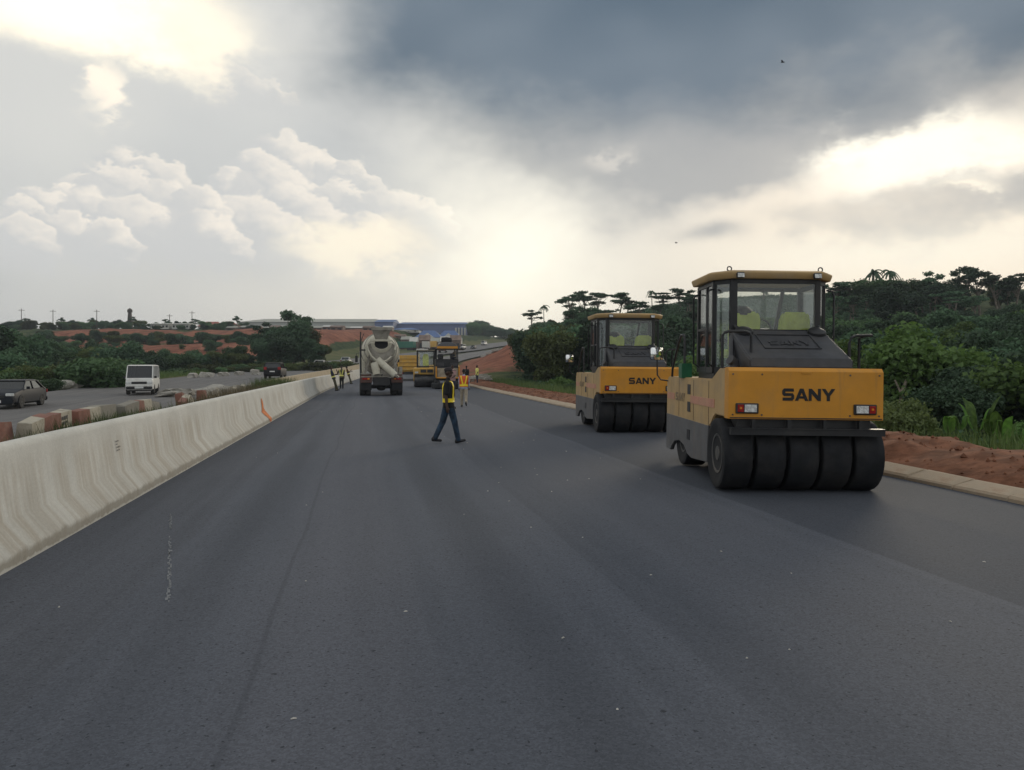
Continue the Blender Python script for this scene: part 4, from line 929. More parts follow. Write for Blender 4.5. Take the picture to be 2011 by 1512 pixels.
# three leaning by the barrier
x, y = W((653-XC)/F*56, 56)
person('person in dark clothes leaning on the barrier, leftmost of the three', (BX+bend(y)+.52, y, zr(y)), R(-90), ((.32, .0), (.26, .1)), ((.25, .12, 1.35), (.2, .15, 1.2)), dict(legs='olive', top='navy', sleeve=.5), scale=1.0, lean=-.30, voxel=.015, vest=dict(stripe='hivis_w'), group='workers by the barrier')
x, y = W((671-XC)/F*61, 61)
person('person with hand raised to the face, middle of the three by the barrier', (max(x, BX+bend(y)+.75), y, zr(y)), R(168), ((.02, .02), (-.02, .02)), ((.05, .1, .1), (.75, .35, 1.9)), dict(legs='cloth_black', top='olive', sleeve=.5), scale=1.0, voxel=.015, vest=dict(stripe='hivis_w'), group='workers by the barrier')
x, y = W((690-XC)/F*76, 76)
person('person in maroon top leaning back on the barrier, nearest the mixer truck of the three', (BX+bend(y)+.50, y, zr(y)), R(-84), ((.34, .0), (.28, .1)), ((.3, .15, 1.7), (.3, .15, 1.3)), dict(legs='olive', top='maroon', sleeve=.5), scale=1.0, lean=-.30, voxel=.015, vest=dict(stripe='hivis_w'), group='workers by the barrier')
for px, d, c, lb in ((916, 70, 'cloth_black', 'dark clothed person standing at the verge behind the orange vest'), (937, 74, 'hivis_w', 'distant person in pale top beyond the end of the kerb')):
    x, y = PD(px, d); person(lb, (x, y, zroad(x, y)+(.1 if px > 930 else 0)), 1.2+px, ((.1, .1), (-.1, .1)), ((.2, .1, .4), (-.1, .1, .2)), dict(legs='navy', top=c, sleeve=.5), voxel=.018)

# ---------------------------------------------------------------- concrete mixer truck, seen from behind
def big_wheel(nm, parent, x, y, r, wd): return wheel(nm, parent, x, y, r, r, wd, M['rubber_side'], True, 24)
mx = empty('mixer_truck'); x, y = W((749.5-XC)/F*46.6, 46.6); mx.location = (x, y, zr(y)); mx.rotation_euler = (0, 0, R(1.5))
tag(mx, 'cream concrete mixer truck seen from behind on the fresh asphalt', 'mixer truck')
for yy in (.75, 2.1):
    for s in (-1, 1):
        for k in (0, 1): big_wheel('tyre', mx, s*(1.12-.34*k), yy, .53, .31)
for s in (-1, 1): big_wheel('tyre', mx, s*1.05, 6.0, .53, .31)
MB().b2(-.42, .42, -.05, 7.2, .78, 1.10).build('chassis', M['black_frame'], mx, bevel=.02)
MB().cyl((-1.2, .75, .53), (1.2, .75, .53), .11).build('axle', M['black_frame'], mx); MB().lathe([(.05, -.3), (.2, -.2), (.24, 0), (.2, .2), (.05, .3)], Matrix.Translation((0, .75, .52)), 14).build('differential', M['black_frame'], mx, smooth=50)
MB().cyl((-1.2, 2.1, .53), (1.2, 2.1, .53), .11).build('axle', M['black_frame'], mx)
for s in (-1, 1):
    MB().b2(min(s*.58, s*1.26), max(s*.58, s*1.26), -.14, -.06, .80, 1.12).build('mud_plate', M['rustred'], mx, bevel=.01)
    tl_ = MB().b2(min(s*.72, s*1.14), max(s*.72, s*1.14), -.19, -.145, .98, 1.09).build('tail_light', M['red_lens'], mx, bevel=.008)
    MB().b2(min(s*.72, s*.84), max(s*.72, s*.84), -.198, -.19, .99, 1.08).build('amber_lens', M['amber_lens'], tl_)
    MB().prism([(-.1, 1.10), (-.1, 1.22), (.3, 1.30), (2.6, 1.30), (2.9, 1.1), (2.8, 1.1), (2.55, 1.24), (.35, 1.24), (0, 1.10)], 'x', s*.60, s*1.24).build('mudguard', M['rustred'], mx)
    MB().b2(min(s*.60, s*1.22), max(s*.60, s*1.22), -.06, -.04, .35, .80).build('mud_flap', M['rubber'], mx)
    # side legs that carry the drum ring
    MB().loft([[(s*1.02-.07, .55+dy, 1.15) for dy in (-.1, .1)]+[(s*1.02+.07, .55+dy, 1.15) for dy in (.1, -.1)], [(s*.62-.06, .75+dy, 2.75) for dy in (-.1, .1)]+[(s*.62+.06, .75+dy, 2.75) for dy in (.1, -.1)]]).build('drum_pedestal', M['beige_d'], mx, bevel=.01)
    MB().b2(min(s*.78, s*1.24), max(s*.78, s*1.24), -.02, .06, 1.30, 1.36).build('rear_bar', M['beige_d'], mx)
MB().b2(-1.22, 1.22, -.14, -.04, 1.125, 1.19).build('rear_crossbar', M['beige_d'], mx, bevel=.01)
MB().b2(-.5, .5, -.10, .3, .62, 1.10).build('rear_frame', M['black_frame'], mx, bevel=.02)
MB().b2(-.45, .45, -.1, .5, 1.20, 1.62).build('rear_deck', M['beige_d'], mx, bevel=.03)
ax = (Vector((0, 5.4, 2.02))-Vector((0, .55, 3.12))); q = ax.to_track_quat('Z', 'Y'); DM = Matrix.Translation((0, .55, 3.12)) @ q.to_matrix().to_4x4()
dr = MB().lathe([(.42, -.10), (.50, 0), (.58, .05), (.98, 1.05), (1.17, 1.75), (1.20, 2.2), (1.20, 3.0), (1.05, 4.2), (.75, 4.9), (.3, 5.0)], DM, 40, ax='z').build('drum', M['beige'], mx, smooth=40)
for zz, rr in ((1.08, 1.0), (1.78, 1.185), (3.02, 1.215)): MB().lathe([(rr, zz-.05), (rr+.02, zz-.04), (rr+.02, zz+.04), (rr, zz+.05)], DM, 40, ax='z').build('drum_weld', M['beige_d'], dr, smooth=40)
MB().lathe([(.02, -.105), (.40, -.106), (.40, -.112), (.02, -.112)], DM, 24, ax='z').build('drum_mouth', M['opening'], dr)
# collar round the mouth: horseshoe of the discharge funnel
hs = MB()
def hoop(r_, a): return Vector((r_*math.cos(a), 0, r_*math.sin(a)))
for (ri, ro, y_, z0) in ((.46, .82, .16, 2.98),):
    ang = [math.pi*1.0+math.pi*i/16 for i in range(17)]
    rg = []
    for a in ang:
        kx = 1.0; p = hoop(ri, a); q_ = hoop(ro, a)
        rg.append([Vector((p.x*1.05, y_+.10, z0+p.z*.9+.25)), Vector((q_.x*1.0, y_+.28, z0+q_.z*1.02+.18)), Vector((q_.x*1.0, y_+.36, z0+q_.z*1.02+.20)), Vector((p.x*1.05, y_+.2, z0+p.z*.9+.27))])
    hs.loft(rg)
hs.build('discharge_funnel', M['beige'], mx, smooth=40, bevel=.01)
MB().prism([(-.62, 3.20), (-.80, 3.05), (-.86, 2.75), (-.62, 2.25), (-.30, 1.95), (.30, 1.95), (.62, 2.25), (.86, 2.75), (.80, 3.05), (.62, 3.20), (.46, 2.92), (.2, 2.70), (-.2, 2.70), (-.46, 2.92)], 'y', .34, .40).build('funnel_plate', M['beige_d'], mx)
MB().tube([(-.88, .2, 3.12), (-.80, .12, 2.75), (-.60, .06, 2.38), (-.30, .02, 2.12), (0, .0, 2.02), (.30, .02, 2.12), (.60, .06, 2.38), (.80, .12, 2.75), (.88, .2, 3.12)], .06, 8).build('funnel_rim', M['beige'], mx, smooth=60)
# charging hopper on top
hp_ = MB(); fr = lambda w0, y0, y1, z: [(-w0, y0, z), (w0, y0, z), (w0, y1, z), (-w0, y1, z)]
hp_.loft([fr(.33, .15, .75, 3.36), fr(.46, .05, .85, 3.72), fr(.56, -.05, 1.0, 3.98), fr(.56, -.05, 1.0, 4.12)]); hp_.build('charging_hopper', M['beige_d'], mx, bevel=.02)
MB().b2(-.62, .62, -.10, -.055, 3.95, 4.14).build('hopper_lip', M['beige_d'], mx, bevel=.01)
MB().b2(-.66, .66, .06, .14, 3.28, 3.40).build('hopper_beam', M['beige'], mx, bevel=.015)
for s in (-1, 1): MB().tube([(s*.60, .1, 3.35), (s*1.0, .2, 2.9), (s*1.05, .3, 2.2)], .045, 6).build('hopper_brace', M['beige'], mx)
# chutes
def trough(name, p0, p1, r0, r1, mat):
    p0, p1 = Vector(p0), Vector(p1); d = (p1-p0).normalized(); sd = d.cross(Vector((0, 1, 0))).normalized(); up = sd.cross(d); rg = []
    for p, r_ in ((p0, r0), (p1, r1)):
        out = [p+(sd*math.cos(a)+up*math.sin(a))*r_ for a in [R(170+i*20) for i in range(11)]]; inn = [p+(sd*math.cos(a)+up*math.sin(a))*r_*.84 for a in [R(170+i*20) for i in range(11)]][::-1]
        rg.append(out+inn)
    return MB().loft(rg).build(name, mat, mx, smooth=40)
trough('main_chute', (-.25, -.02, 2.18), (.80, -.38, 1.22), .22, .20, M['beige'])
MB().lathe([(.03, 0), (.19, .02), (.20, .12), (.14, .16)], Matrix.Translation((.80, -.42, 1.16)) @ Matrix.Rotation(R(40), 4, 'Y'), 14, ax='z').build('chute_end', M['beige_d'], mx, smooth=40)
trough('spare_chute', (-.42, -.06, 1.98), (-.30, -.20, 1.28), .25, .22, M['beige'])
MB().tube([(.05, .1, 1.6), (.12, -.05, 1.35), (-.02, -.1, 1.22)], .05, 8).build('chute_jack', M['black_frame'], mx)
for k in range(9): pass
lad = MB()
for s in (0, 1): lad.tube([(-1.20+.0*s, .15+.34*s, 1.25), (-1.22, .2+.34*s, 3.3), (-1.05, .25+.34*s, 3.75)], .022, 6)
lad.build('ladder', M['black_frame'], mx)['kind'] = 'stuff'
MB().tube([(-1.25, .05, 1.2), (-1.27, .05, 2.8), (-1.24, .05, 3.85)], .035, 6).build('side_post', M['black_frame'], mx)
MB().b2(-1.25, -.95, .05, .5, 2.72, 2.80).build('ladder_deck', M['black_frame'], mx)
MB().b2(-1.24, -1.0, .5, 1.6, 1.35, 2.2).build('water_tank', M['beige'], mx, bevel=.08, seg=2); MB().b2(1.05, 1.26, .3, 1.2, 1.3, 1.75).build('tool_box', M['beige_d'], mx, bevel=.03)
MB().b2(-1.22, 1.22, 5.5, 7.3, 1.0, 2.95).build('cab', M['white_paint'], mx, bevel=.12, seg=2)
for s in (-1, 1):
    MB().tube([(s*1.2, 7.1, 2.7), (s*1.42, 7.1, 2.65), (s*1.44, 7.1, 2.1)], .02).build('mirror_arm', M['black_frame'], mx); MB().b2(s*1.42-.09, s*1.42+.09, 7.05, 7.12, 2.05, 2.5).build('mirror', M['black_frame'], mx, bevel=.02)

# ---------------------------------------------------------------- tandem roller, paver, dump truck up the road
tm = empty('tandem_roller'); x, y = W((838-XC)/F*65, 65); tm.location = (x, y, zr(y)); tm.rotation_euler = (0, 0, R(-2))
tag(tm, 'yellow tandem roller with wide steel drum, between mixer truck and paver', 'road roller')
for yy in (.62, 3.6): MB().lathe([(.05, -1.0), (.60, -1.0), (.62, -.98), (.62, .98), (.60, 1.0), (.05, 1.0)], Matrix.Translation((0, yy, .62)), 32).build('drum', M['steel'], tm, smooth=30)
for s in (-1, 1): MB().prism([(.3, .62), (.5, .5), (.75, .5), (.95, .7), (1.1, 1.3), (.0, 1.3), (.0, 1.05)], 'x', s*1.02, s*1.09).build('drum_yoke', M['yellow_machine'], tm, bevel=.01)
MB().prism([(-.05, 1.10), (-.05, 1.55), (.05, 1.62), (1.6, 1.66), (1.6, 1.02), (.3, 1.02)], 'x', -1.08, 1.08).build('front_hood', M['yellow_machine'], tm, smooth=30, bevel=.03, seg=2)
for k in (-1, 1): MB().b2(.28*k-.24, .28*k+.24, -.075, -.045, 1.24, 1.50).build('grille', M['hood'], tm)
for s in (-1, 1): MB().b2(s*.85-.14, s*.85+.14, -.08, -.045, 1.18, 1.32).build('head_light', M['white_lens'], tm, bevel=.01); MB().b2(s*.8-.2, s*.8+.2, -.12, .1, .98, 1.1).build('mount', M['black_frame'], tm)
MB().b2(-.95, .95, 1.5, 4.4, 1.0, 1.55).build('rear_body', M['yellow_machine'], tm, bevel=.03)
for cx_ in (-.72, .72):
    for cy_ in (1.5, 3.0): MB().b2(cx_-.05, cx_+.05, cy_-.05, cy_+.05, 1.6, 3.12).build('cab_post', M['black_frame'], tm)
MB().b2(-.80, .80, 1.42, 3.1, 3.12, 3.26).build('cab_roof', M['wall_white'], tm, bevel=.03); MB().b2(-.76, .76, 1.45, 1.55, 1.6, 1.78).build('cab_sill', M['black_frame'], tm); MB().b2(-.76, .76, 1.46, 1.54, 3.0, 3.10).build('cab_header', M['black_frame'], tm)
MB().b2(-.67, .67, 1.49, 1.505, 1.78, 3.0).build('windscreen', M['glass'], tm); MB().b2(-.67, .67, 3.0, 3.015, 1.78, 3.0).build('rear_window', M['glass'], tm)
MB().loft([[(-.24, 2.1, 1.8), (.24, 2.1, 1.8), (.24, 2.25, 1.8), (-.24, 2.25, 1.8)], [(-.26, 2.2, 2.6), (.26, 2.2, 2.6), (.24, 2.32, 2.6), (-.24, 2.32, 2.6)], [(-.15, 2.22, 2.85), (.15, 2.22, 2.85), (.14, 2.3, 2.85), (-.14, 2.3, 2.85)]]).build('seat', M['seat'], tm, bevel=.04, seg=2, smooth=50)

pv = empty('asphalt_paver'); x, y = W((879-XC)/F*61, 61); pv.location = (x, y, zr(y)); pv.rotation_euler = (0, 0, R(-3))
tag(pv, 'dark asphalt paver under a flat canopy with a yellow edge, yellow rear frame', 'paver')
MB().b2(-.95, .95, .6, 5.6, .7, 1.75).build('engine_body', M['black_frame'], pv, bevel=.05)
MB().b2(-.92, .92, 1.0, 3.2, 1.75, 2.35).build('operator_deck', M['black_frame'], pv, bevel=.04)
for s in (-1, 1):
    MB().prism([(.2, 0), (.05, .2), (.1, .55), (.4, .68), (4.6, .68), (4.9, .5), (4.8, .1), (4.6, 0)], 'x', s*.62, s*.98).build('crawler_track', M['rubber'], pv, bevel=.03)
    for yy in (1.0, 3.0): MB().b2(s*.85-.04, s*.85+.04, yy-.04, yy+.04, 1.75, 3.12).build('canopy_post', M['black_frame'], pv)
    MB().tube([(s*.90, -.25, 1.75), (s*.90, -.25, .92), (s*.86, -.25, .86), (s*.1, -.25, .86)], .06, 6).build('guard_frame', M['yellow'], pv)
    MB().b2(s*.55-.30, s*.55+.30, .90, 1.6, 1.75, 2.05).build('control_box', M['hood'], pv, bevel=.03); MB().b2(s*.5-.22, s*.5+.22, 1.4, 1.9, 2.35, 2.75).build('operator_seat', M['hood'], pv, bevel=.05)
    wheel('guide_wheel', pv, s*.70, -.3, .3, .3, .2, M['rubber'], True, 16)
MB().b2(-1.25, 1.25, -.55, .3, .06, .46).build('screed', M['black_frame'], pv, bevel=.03); MB().b2(-.80, .80, -.18, .1, .9, 1.62).build('rear_panel', M['khaki'], pv, bevel=.02)
MB().b2(-1.45, 1.45, .35, 3.7, 3.12, 3.17).build('canopy', M['black_frame'], pv); MB().b2(-.82, .82, .30, .345, 3.18, 3.36).build('canopy_edge', M['yellow'], pv)
MB().loft([[(-.85, .4, 3.175), (.85, .4, 3.175), (.85, 3., 3.175), (-.85, 3., 3.175)], [(-.72, .6, 3.5), (.72, .6, 3.5), (.72, 2.8, 3.5), (-.72, 2.8, 3.5)], [(-.35, .9, 3.72), (.35, .9, 3.72), (.35, 2.5, 3.72), (-.35, 2.5, 3.72)]]).build('canopy_cover', M['hood'], pv, bevel=.05, smooth=40)
MB().lathe([(.1, -.45), (.22, -.4), (.25, 0), (.2, .35), (.1, .42)], Matrix.Translation((0, 1.5, 3.88)), 12).build('rolled_tarpaulin', M['cloth_black'], pv, smooth=50)
MB().prism([(5.6, .6), (5.6, 1.7), (7.2, 1.9), (7.2, .5)], 'x', -1.3, 1.3).build('hopper', M['yellow_machine'], pv)
MB().b2(-.7, .7, .62, .66, 1.1, 1.7).build('radiator_grille', M['hood'], pv)
x, y = W((893-XC)/F*62.6, 62.6); person('operator in tan top on the deck of the asphalt paver', (x, y, zr(y)+2.0), 1.9, ((.9, 1.), (.8, 1.)), ((.7, .15, .8), (.6, .2, .7)), dict(legs='navy', top='khaki', sleeve=.5), voxel=.018, scale=.72)

def truck(name, label, cat, loc, rz, box, cabm, L=7.5, w=2.4, hb=3.0, tipper=False):
    t_ = empty(name, loc, rz); tag(t_, label, cat); h = w/2
    for yy in (.9, 2.1, L-1.0):
        for s in (-1, 1): wheel('tyre', t_, s*(h-.2), yy, .5, .5, .36, M['rubber_side'], True, 18)
    MB().b2(-.4, .4, 0, L, .7, 1.0).build('chassis', M['black_frame'], t_)
    if tipper:
        MB().prism([(0, 1.05), (-.15, hb), (L-2.3, hb), (L-2.4, 1.05)], 'x', -h, h).build('tipper_body', box, t_, bevel=.02)
        for k in range(4): MB().b2(-h+.12, h-.12, -.20+.03*k*0, -.10, 1.25+k*.42, 1.38+k*.42).build('tailgate_rib', box, t_)
        for k in (-1, 1): MB().b2(k*(h-.1)-.08, k*(h-.1)+.08, -.22, -.06, 1.05, hb+.15).build('tailgate_post', box, t_)
    else:
        MB().b2(-h, h, 0, L-2.2, 1.05, hb).build('cargo_body', box, t_, bevel=.04)
        for s in (-1, 1): MB().b2(s*h*.5-h*.46, s*h*.5+h*.46, -.03, -.005, 1.15, hb-.1).build('rear_door', box, t_)
    c = MB().prism([(L-2.0, .8), (L-2.0, 2.7), (L-.5, 2.75), (L-.1, 1.8), (L, .8)], 'x', -h*.98, h*.98).build('cab', cabm, t_, bevel=.08, seg=2)
    MB().add([(-h*.85, L-.02, 1.9), (h*.85, L-.02, 1.9), (h*.82, L-.36, 2.6), (-h*.82, L-.36, 2.6)], [(0, 1, 2, 3)]).build('windscreen', M['dark_glass'], c)
    for s in (-1, 1): MB().b2(s*.85-.2, s*.85+.2, -.08, -.03, .78, .94).build('tail_light', M['red_lens'], t_)
    MB().b2(-h, h, -.06, .02, .72, .98).build('rear_bumper', M['black_frame'], t_)
    return t_
x, y = W((803-XC)/F*88, 88); truck('dump_truck', 'yellow dump truck with ribbed tailgate, half hidden by the mixer truck', 'truck', (x, y, zr(y)), R(-3), M['yellow_machine'], M['yellow_machine'], 7.8, 2.5, 2.9, True)

# ---------------------------------------------------------------- traffic on the opposite road
def car(name, label, cat, loc, rz, paint, S, glass=None, lamp_on=False, group=None):
    c = empty(name, loc, rz); tag(c, label, cat, group); hw = S['w']; zb = S['zb']
    rg = []
    for y_, wf, z0, zt in S['st']:
        w_ = hw*wf; sh = min(.16, (zt-z0)*.35)
        half = [(w_*.86, z0), (w_*.98, z0+.07), (w_, z0+(zt-z0)*.45), (w_*.985, zt-sh), (w_*.95, zt-.035), (w_*.86, zt)]
        rg.append([(-a, y_, z) for a, z in half]+[(a, y_, z) for a, z in half[::-1]])
    MB().loft(rg).build('car_body', paint, c, smooth=35)
    b0, b1, r1, r0 = S['gh']; zt, zr_ = S['belt'], S['roof']; w0, w1 = hw*.93, hw*S.get('tuck', .74); fr = S['front']   # rear base, rear top, front top, front base
    ringp = lambda w_, ya, yb, z: [(-w_, ya, z), (w_, ya, z), (w_, (ya+yb)/2, z), (w_, yb, z), (-w_, yb, z), (-w_, (ya+yb)/2, z)]
    zi = zr_-.07
    gg = MB().loft([ringp(w0*.985, b0+.02, r0-.02, zt-.04), ringp(w1*1.03, b1, r1, zi)]).build('window_glass', glass or M['dark_glass'], c)
    MB().loft([ringp(w1*1.06, b1-.05, r1+.05, zi-.005), ringp(w1*1.05, b1-.03, r1+.03, zi+.03), ringp(w1*.96, b1+.10, r1-.10, zr_-.008), ringp(w1*.80, b1+.35, r1-.35, zr_)]).build('roof', paint, c, smooth=45)
    wp = .035
    def pillar(p, q_, k=wp):
        p, q_ = Vector(p), Vector(q_); MB().loft([[p+Vector((dx*k, dy*k, 0)) for dx, dy in ((-1, -1), (1, -1), (1, 1), (-1, 1))], [q_+Vector((dx*k*.8, dy*k*.8, 0)) for dx, dy in ((-1, -1), (1, -1), (1, 1), (-1, 1))]]).build('pillar', paint, c)
    for s in (-1, 1):
        pillar((s*w0, r0, zt-.05), (s*w1*1.04, r1, zi)); pillar((s*w0, b0, zt-.05), (s*w1*1.04, b1, zi), wp*1.6)
        for f_ in S.get('pil', (.5,)): pillar((s*w0, lerp(b0, r0, f_), zt-.05), (s*w1*1.04, lerp(b1, r1, f_), zi))
        if S.get('quarter'): pass
        mr = MB().b2(s*hw*1.03-.02, s*hw*1.03+.14 if s > 0 else s*hw*1.03+.02, r0-.35, r0-.25, zt+.0, zt+.14) if s > 0 else MB().b2(s*hw*1.03-.14, s*hw*1.03+.02, r0-.35, r0-.25, zt, zt+.14)
        mr.build('wing_mirror', S.get('mir', paint), c, bevel=.02)
        yf = S['nose']; wl = S.get('lampz', (.62, .76)); lx0, lx1 = S.get('lampx', (.50, .92))
        hl = MB().b2(min(s*hw*lx0, s*hw*lx1), max(s*hw*lx0, s*hw*lx1), yf-.10, yf+S.get('lp', .015), *wl).build('head_light', M['lamp_lit'] if (lamp_on and s > 0) else M['white_lens'], c, bevel=.02)
        rl = S.get('rlz', (.68, .86)); MB().b2(min(s*hw*.62, s*hw*.94), max(s*hw*.62, s*hw*.94), S['tail']-.015, S['tail']+.1, *rl).build('tail_light', M['red_lens'], c, bevel=.015)
        for yy in S['wh']:
            wheel('wheel', c, s*(hw-.10), yy, S['wr'], S['wr'], .22, M['rubber_side'], True, 20)
            MB().add([(s*(hw+.004), yy+math.cos(a)*rr, S['wr']+math.sin(a)*rr) for rr in (S['wr']*1.0, S['wr']*1.16) for a in [R(-8+i*19.6) for i in range(11)]]+[(s*(hw-.12), yy+math.cos(a)*rr, S['wr']+math.sin(a)*rr) for rr in (S['wr']*1.0, S['wr']*1.16) for a in [R(-8+i*19.6) for i in range(11)]],
                     [(i, i+1, i+12, i+11) for i in range(10)]+[(22+i, 22+i+11, 22+i+12, 22+i+1) for i in range(10)]+[(11+i, 12+i, 34+i, 33+i) for i in range(10)]).build('wheel_arch', M['plastic'], c)
    yf, yt = S['nose'], S['tail']; gz = S.get('grz', (.52, .66)); MB().b2(-hw*S.get('grw', .45), hw*S.get('grw', .45), yf-.06, yf+.02, *gz).build('grille', M['plastic'], c, bevel=.01)
    bz = S.get('bmz', (.24, .48)); MB().b2(-hw*.93, hw*.93, yf-.12, yf+.05, *bz).build('front_bumper', S.get('bm', paint), c, bevel=.04, seg=2); MB().b2(-hw*.93, hw*.93, yt-.06, yt+.12, *bz).build('rear_bumper', S.get('bm', paint), c, bevel=.04, seg=2)
    MB().b2(-.26, .26, yf+.052, yf+.06, bz[0]+.06, bz[0]+.19).build('number_plate', M['plate'], c); MB().b2(-.26, .26, yt-.03, yt-.018, .72, .84).build('number_plate', M['plate'], c)
    MB().b2(-hw*.8, hw*.8, yt+.15, yf-.15, zb-.06, zb+.1).build('underbody', M['plastic'], c)
    return c
m, t, b, o = newmat('lit_headlamp'); M['lamp_lit'] = m; b.inputs['Base Color'].default_value = (.8, .6, .3, 1); b.inputs['Emission Color'].default_value = (1, .72, .30, 1); b.inputs['Emission Strength'].default_value = 1.6
SED = dict(w=.86, zb=.24, belt=.93, roof=1.41, gh=(-1.75, -1.05, .42, 1.12), front=1.12, nose=2.22, tail=-2.25, wr=.31, wh=(-1.33, 1.37), pil=(.52,),
           st=[(-2.25, .80, .42, .80), (-2.18, .90, .26, .96), (-1.6, .99, .22, .985), (-.6, 1., .22, .96), (.7, 1., .22, .95), (1.15, .99, .22, .95), (1.8, .95, .22, .83), (2.12, .88, .26, .74), (2.22, .80, .38, .66)])
SUV = dict(w=.92, zb=.32, belt=1.12, roof=1.74, gh=(-2.18, -1.85, .30, 1.0), front=1.0, nose=2.25, tail=-2.25, wr=.37, wh=(-1.35, 1.40), pil=(.33, .66), tuck=.80, bmz=(.42, .66), lampz=(.84, 1.0), grz=(.72, .98), rlz=(.95, 1.25),
           st=[(-2.26, .90, .5, 1.05), (-2.2, .97, .36, 1.15), (-1.0, 1., .32, 1.15), (.8, 1., .32, 1.14), (1.1, 1., .32, 1.13), (1.9, .97, .34, 1.02), (2.2, .90, .40, .92), (2.27, .84, .5, .80)])
VAN = dict(w=.84, zb=.30, belt=1.08, roof=1.96, gh=(-2.14, -2.05, 1.55, 2.02), front=2.0, nose=2.18, tail=-2.2, wr=.31, wh=(-1.3, 1.30), pil=(.25, .5, .78), tuck=.86, bmz=(.36, .56), bm=M['plastic'], lampz=(.70, .86), lampx=(.55, .93), grz=(.70, .86), grw=.54, lp=.03, rlz=(.8, 1.1), mir=M['plastic'],
           st=[(-2.22, .94, .40, 1.06), (-2.15, 1., .30, 1.10), (0, 1., .30, 1.10), (1.6, 1., .30, 1.10), (2.0, .99, .30, 1.10), (2.12, .96, .32, 1.02), (2.19, .90, .42, .70)])
def at_px(px, d): x, y = PD(px, d); return (x, y, zroad(x, y)+.005)
car('saloon_car', 'dark saloon car with one glowing headlamp at the frame edge', 'car', at_px(28, 40.0), math.pi+R(2), M['darkcar'], SED, lamp_on=True)
car('minibus', 'white minibus with dark windscreen coming along the opposite road', 'minibus', at_px(281, 52.5), math.pi+R(9), M['white_paint'], VAN)
car('suv', 'black SUV on the opposite road seen above the weeds', 'car', at_px(541, 84), R(-2), M['blackcar'], SUV, )
car('saloon_car', 'white saloon car in the distance left of the three leaning people', 'car', at_px(628, 128), math.pi-R(5), M['white_paint'], SED)
car('hatchback', 'pale silver car farthest up the grassy slope, above the leaning people', 'car', at_px(680, 150), -R(7), M['silver'], dict(SED, roof=1.5))
def solve(px, q):                                          # where along the bend a lane shows at this column
    best = None
    for s in range(120, 460, 2):
        x = q+bend(s); Xc, D = x*CT-s*ST, x*ST+s*CT; e = abs(XC+F*Xc/D-px)
        if best is None or e < best[0]: best = (e, x, s)
    return best[1], best[2]
for px, q, kind, lb in ((829, -18, 'saloon_car', 'tiny white car on the far bend left of the paver canopy'), (930, -12, 'saloon_car', 'tiny dark car climbing the far bend'),):
    x, y = solve(px, q); car(kind, lb, 'car', (x, y, zl(y)), math.pi-R(20), M['white_paint'] if 'white' in lb else M['blackcar'], SED)
for px, q, lb in ((908, -16, 'white minibus on the far bend right of the paver canopy'), (951, -18, 'tiny white van near the top of the far bend')):
    x, y = solve(px, q); car('minibus', lb, 'minibus', (x, y, zl(y)), math.pi-R(25), M['white_paint'], VAN)
for px, d, dz, bx_, cb, lb, L in ((814, 290, 0, 'truckgreen', 'truckgreen', 'green lorry parked by the market on the rise', 9), (835, 292, 0, 'wall_white', 'white_paint', 'white lorry beside the green lorry on the rise', 7), (851, 300, 0, 'yellow_machine', 'white_paint', 'yellow and cream lorry parked right of the white lorry', 8), (868, 262, 0, 'wall_white', 'white_paint', 'tall white lorry on the rise just behind the paver canopy', 8)):
    x, y = PD(px, d); truck('lorry', lb, 'truck', (x, y, zg(x, y)+.1), R(60 if L == 9 else -10), M[bx_], M[cb], L, 2.5, 3.4)
# ---------------------------------------------------------------- vegetation prototypes (meshes shared by every copy)
def leaf_mesh(name, blobs, n, size, mat, seed, shell=.55, aspect=1.7, up=.25):
    """rhombic leaf faces scattered through the outer part of a set of ellipsoid clumps (cx,cy,cz,rx,ry,rz)"""
    rs = np.random.RandomState(seed); bl = np.array(blobs, float); wt = bl[:, 3]*bl[:, 4]+bl[:, 3]*bl[:, 5]; bi = rs.choice(len(bl), n, p=wt/wt.sum())
    d = rs.normal(size=(n, 3)); d /= np.linalg.norm(d, axis=1)[:, None]
    rad = shell+(1-shell)*rs.rand(n)**.6
    rad *= 1+.22*rs.normal(size=n)*.6
    c = bl[bi, :3]+d*bl[bi, 3:6]*rad[:, None]
    nrm = d*.7+rs.normal(size=(n, 3))*.7; nrm[:, 2] += up; nrm /= np.linalg.norm(nrm, axis=1)[:, None]
    a = np.cross(nrm, rs.normal(size=(n, 3))); a /= np.linalg.norm(a, axis=1)[:, None]; b = np.cross(nrm, a)
    s = ((-size)*bl[bi, 3] if size < 0 else np.full(n, size))[:, None]*(.6+.8*rs.rand(n))[:, None]; L = a*s*aspect*.5; Wd = b*s*.5; fold = nrm*s*.12
    v = np.stack([c-L, c-Wd+fold, c+L, c+Wd+fold], 1).reshape(-1, 3)
    me = bpy.data.meshes.new(name); me.vertices.add(4*n); me.vertices.foreach_set('co', v.ravel())
    me.loops.add(4*n); me.loops.foreach_set('vertex_index', np.arange(4*n)); me.polygons.add(n); me.polygons.foreach_set('loop_start', np.arange(0, 4*n, 4))
    try: me.polygons.foreach_set('loop_total', np.full(n, 4))
    except Exception: pass
    me.materials.append(mat); me.update(calc_edges=True); me.validate(); return me
def clumps(rs, n, c, r, br, flat=1.):
    out = []
    for i in range(n):
        d = rs.normal(size=3); d /= np.linalg.norm(d); k = rs.rand()**.5
        b = rs.uniform(*br); out.append((c[0]+d[0]*r[0]*k, c[1]+d[1]*r[1]*k, c[2]+d[2]*r[2]*k, b, b, b*flat))
    return out
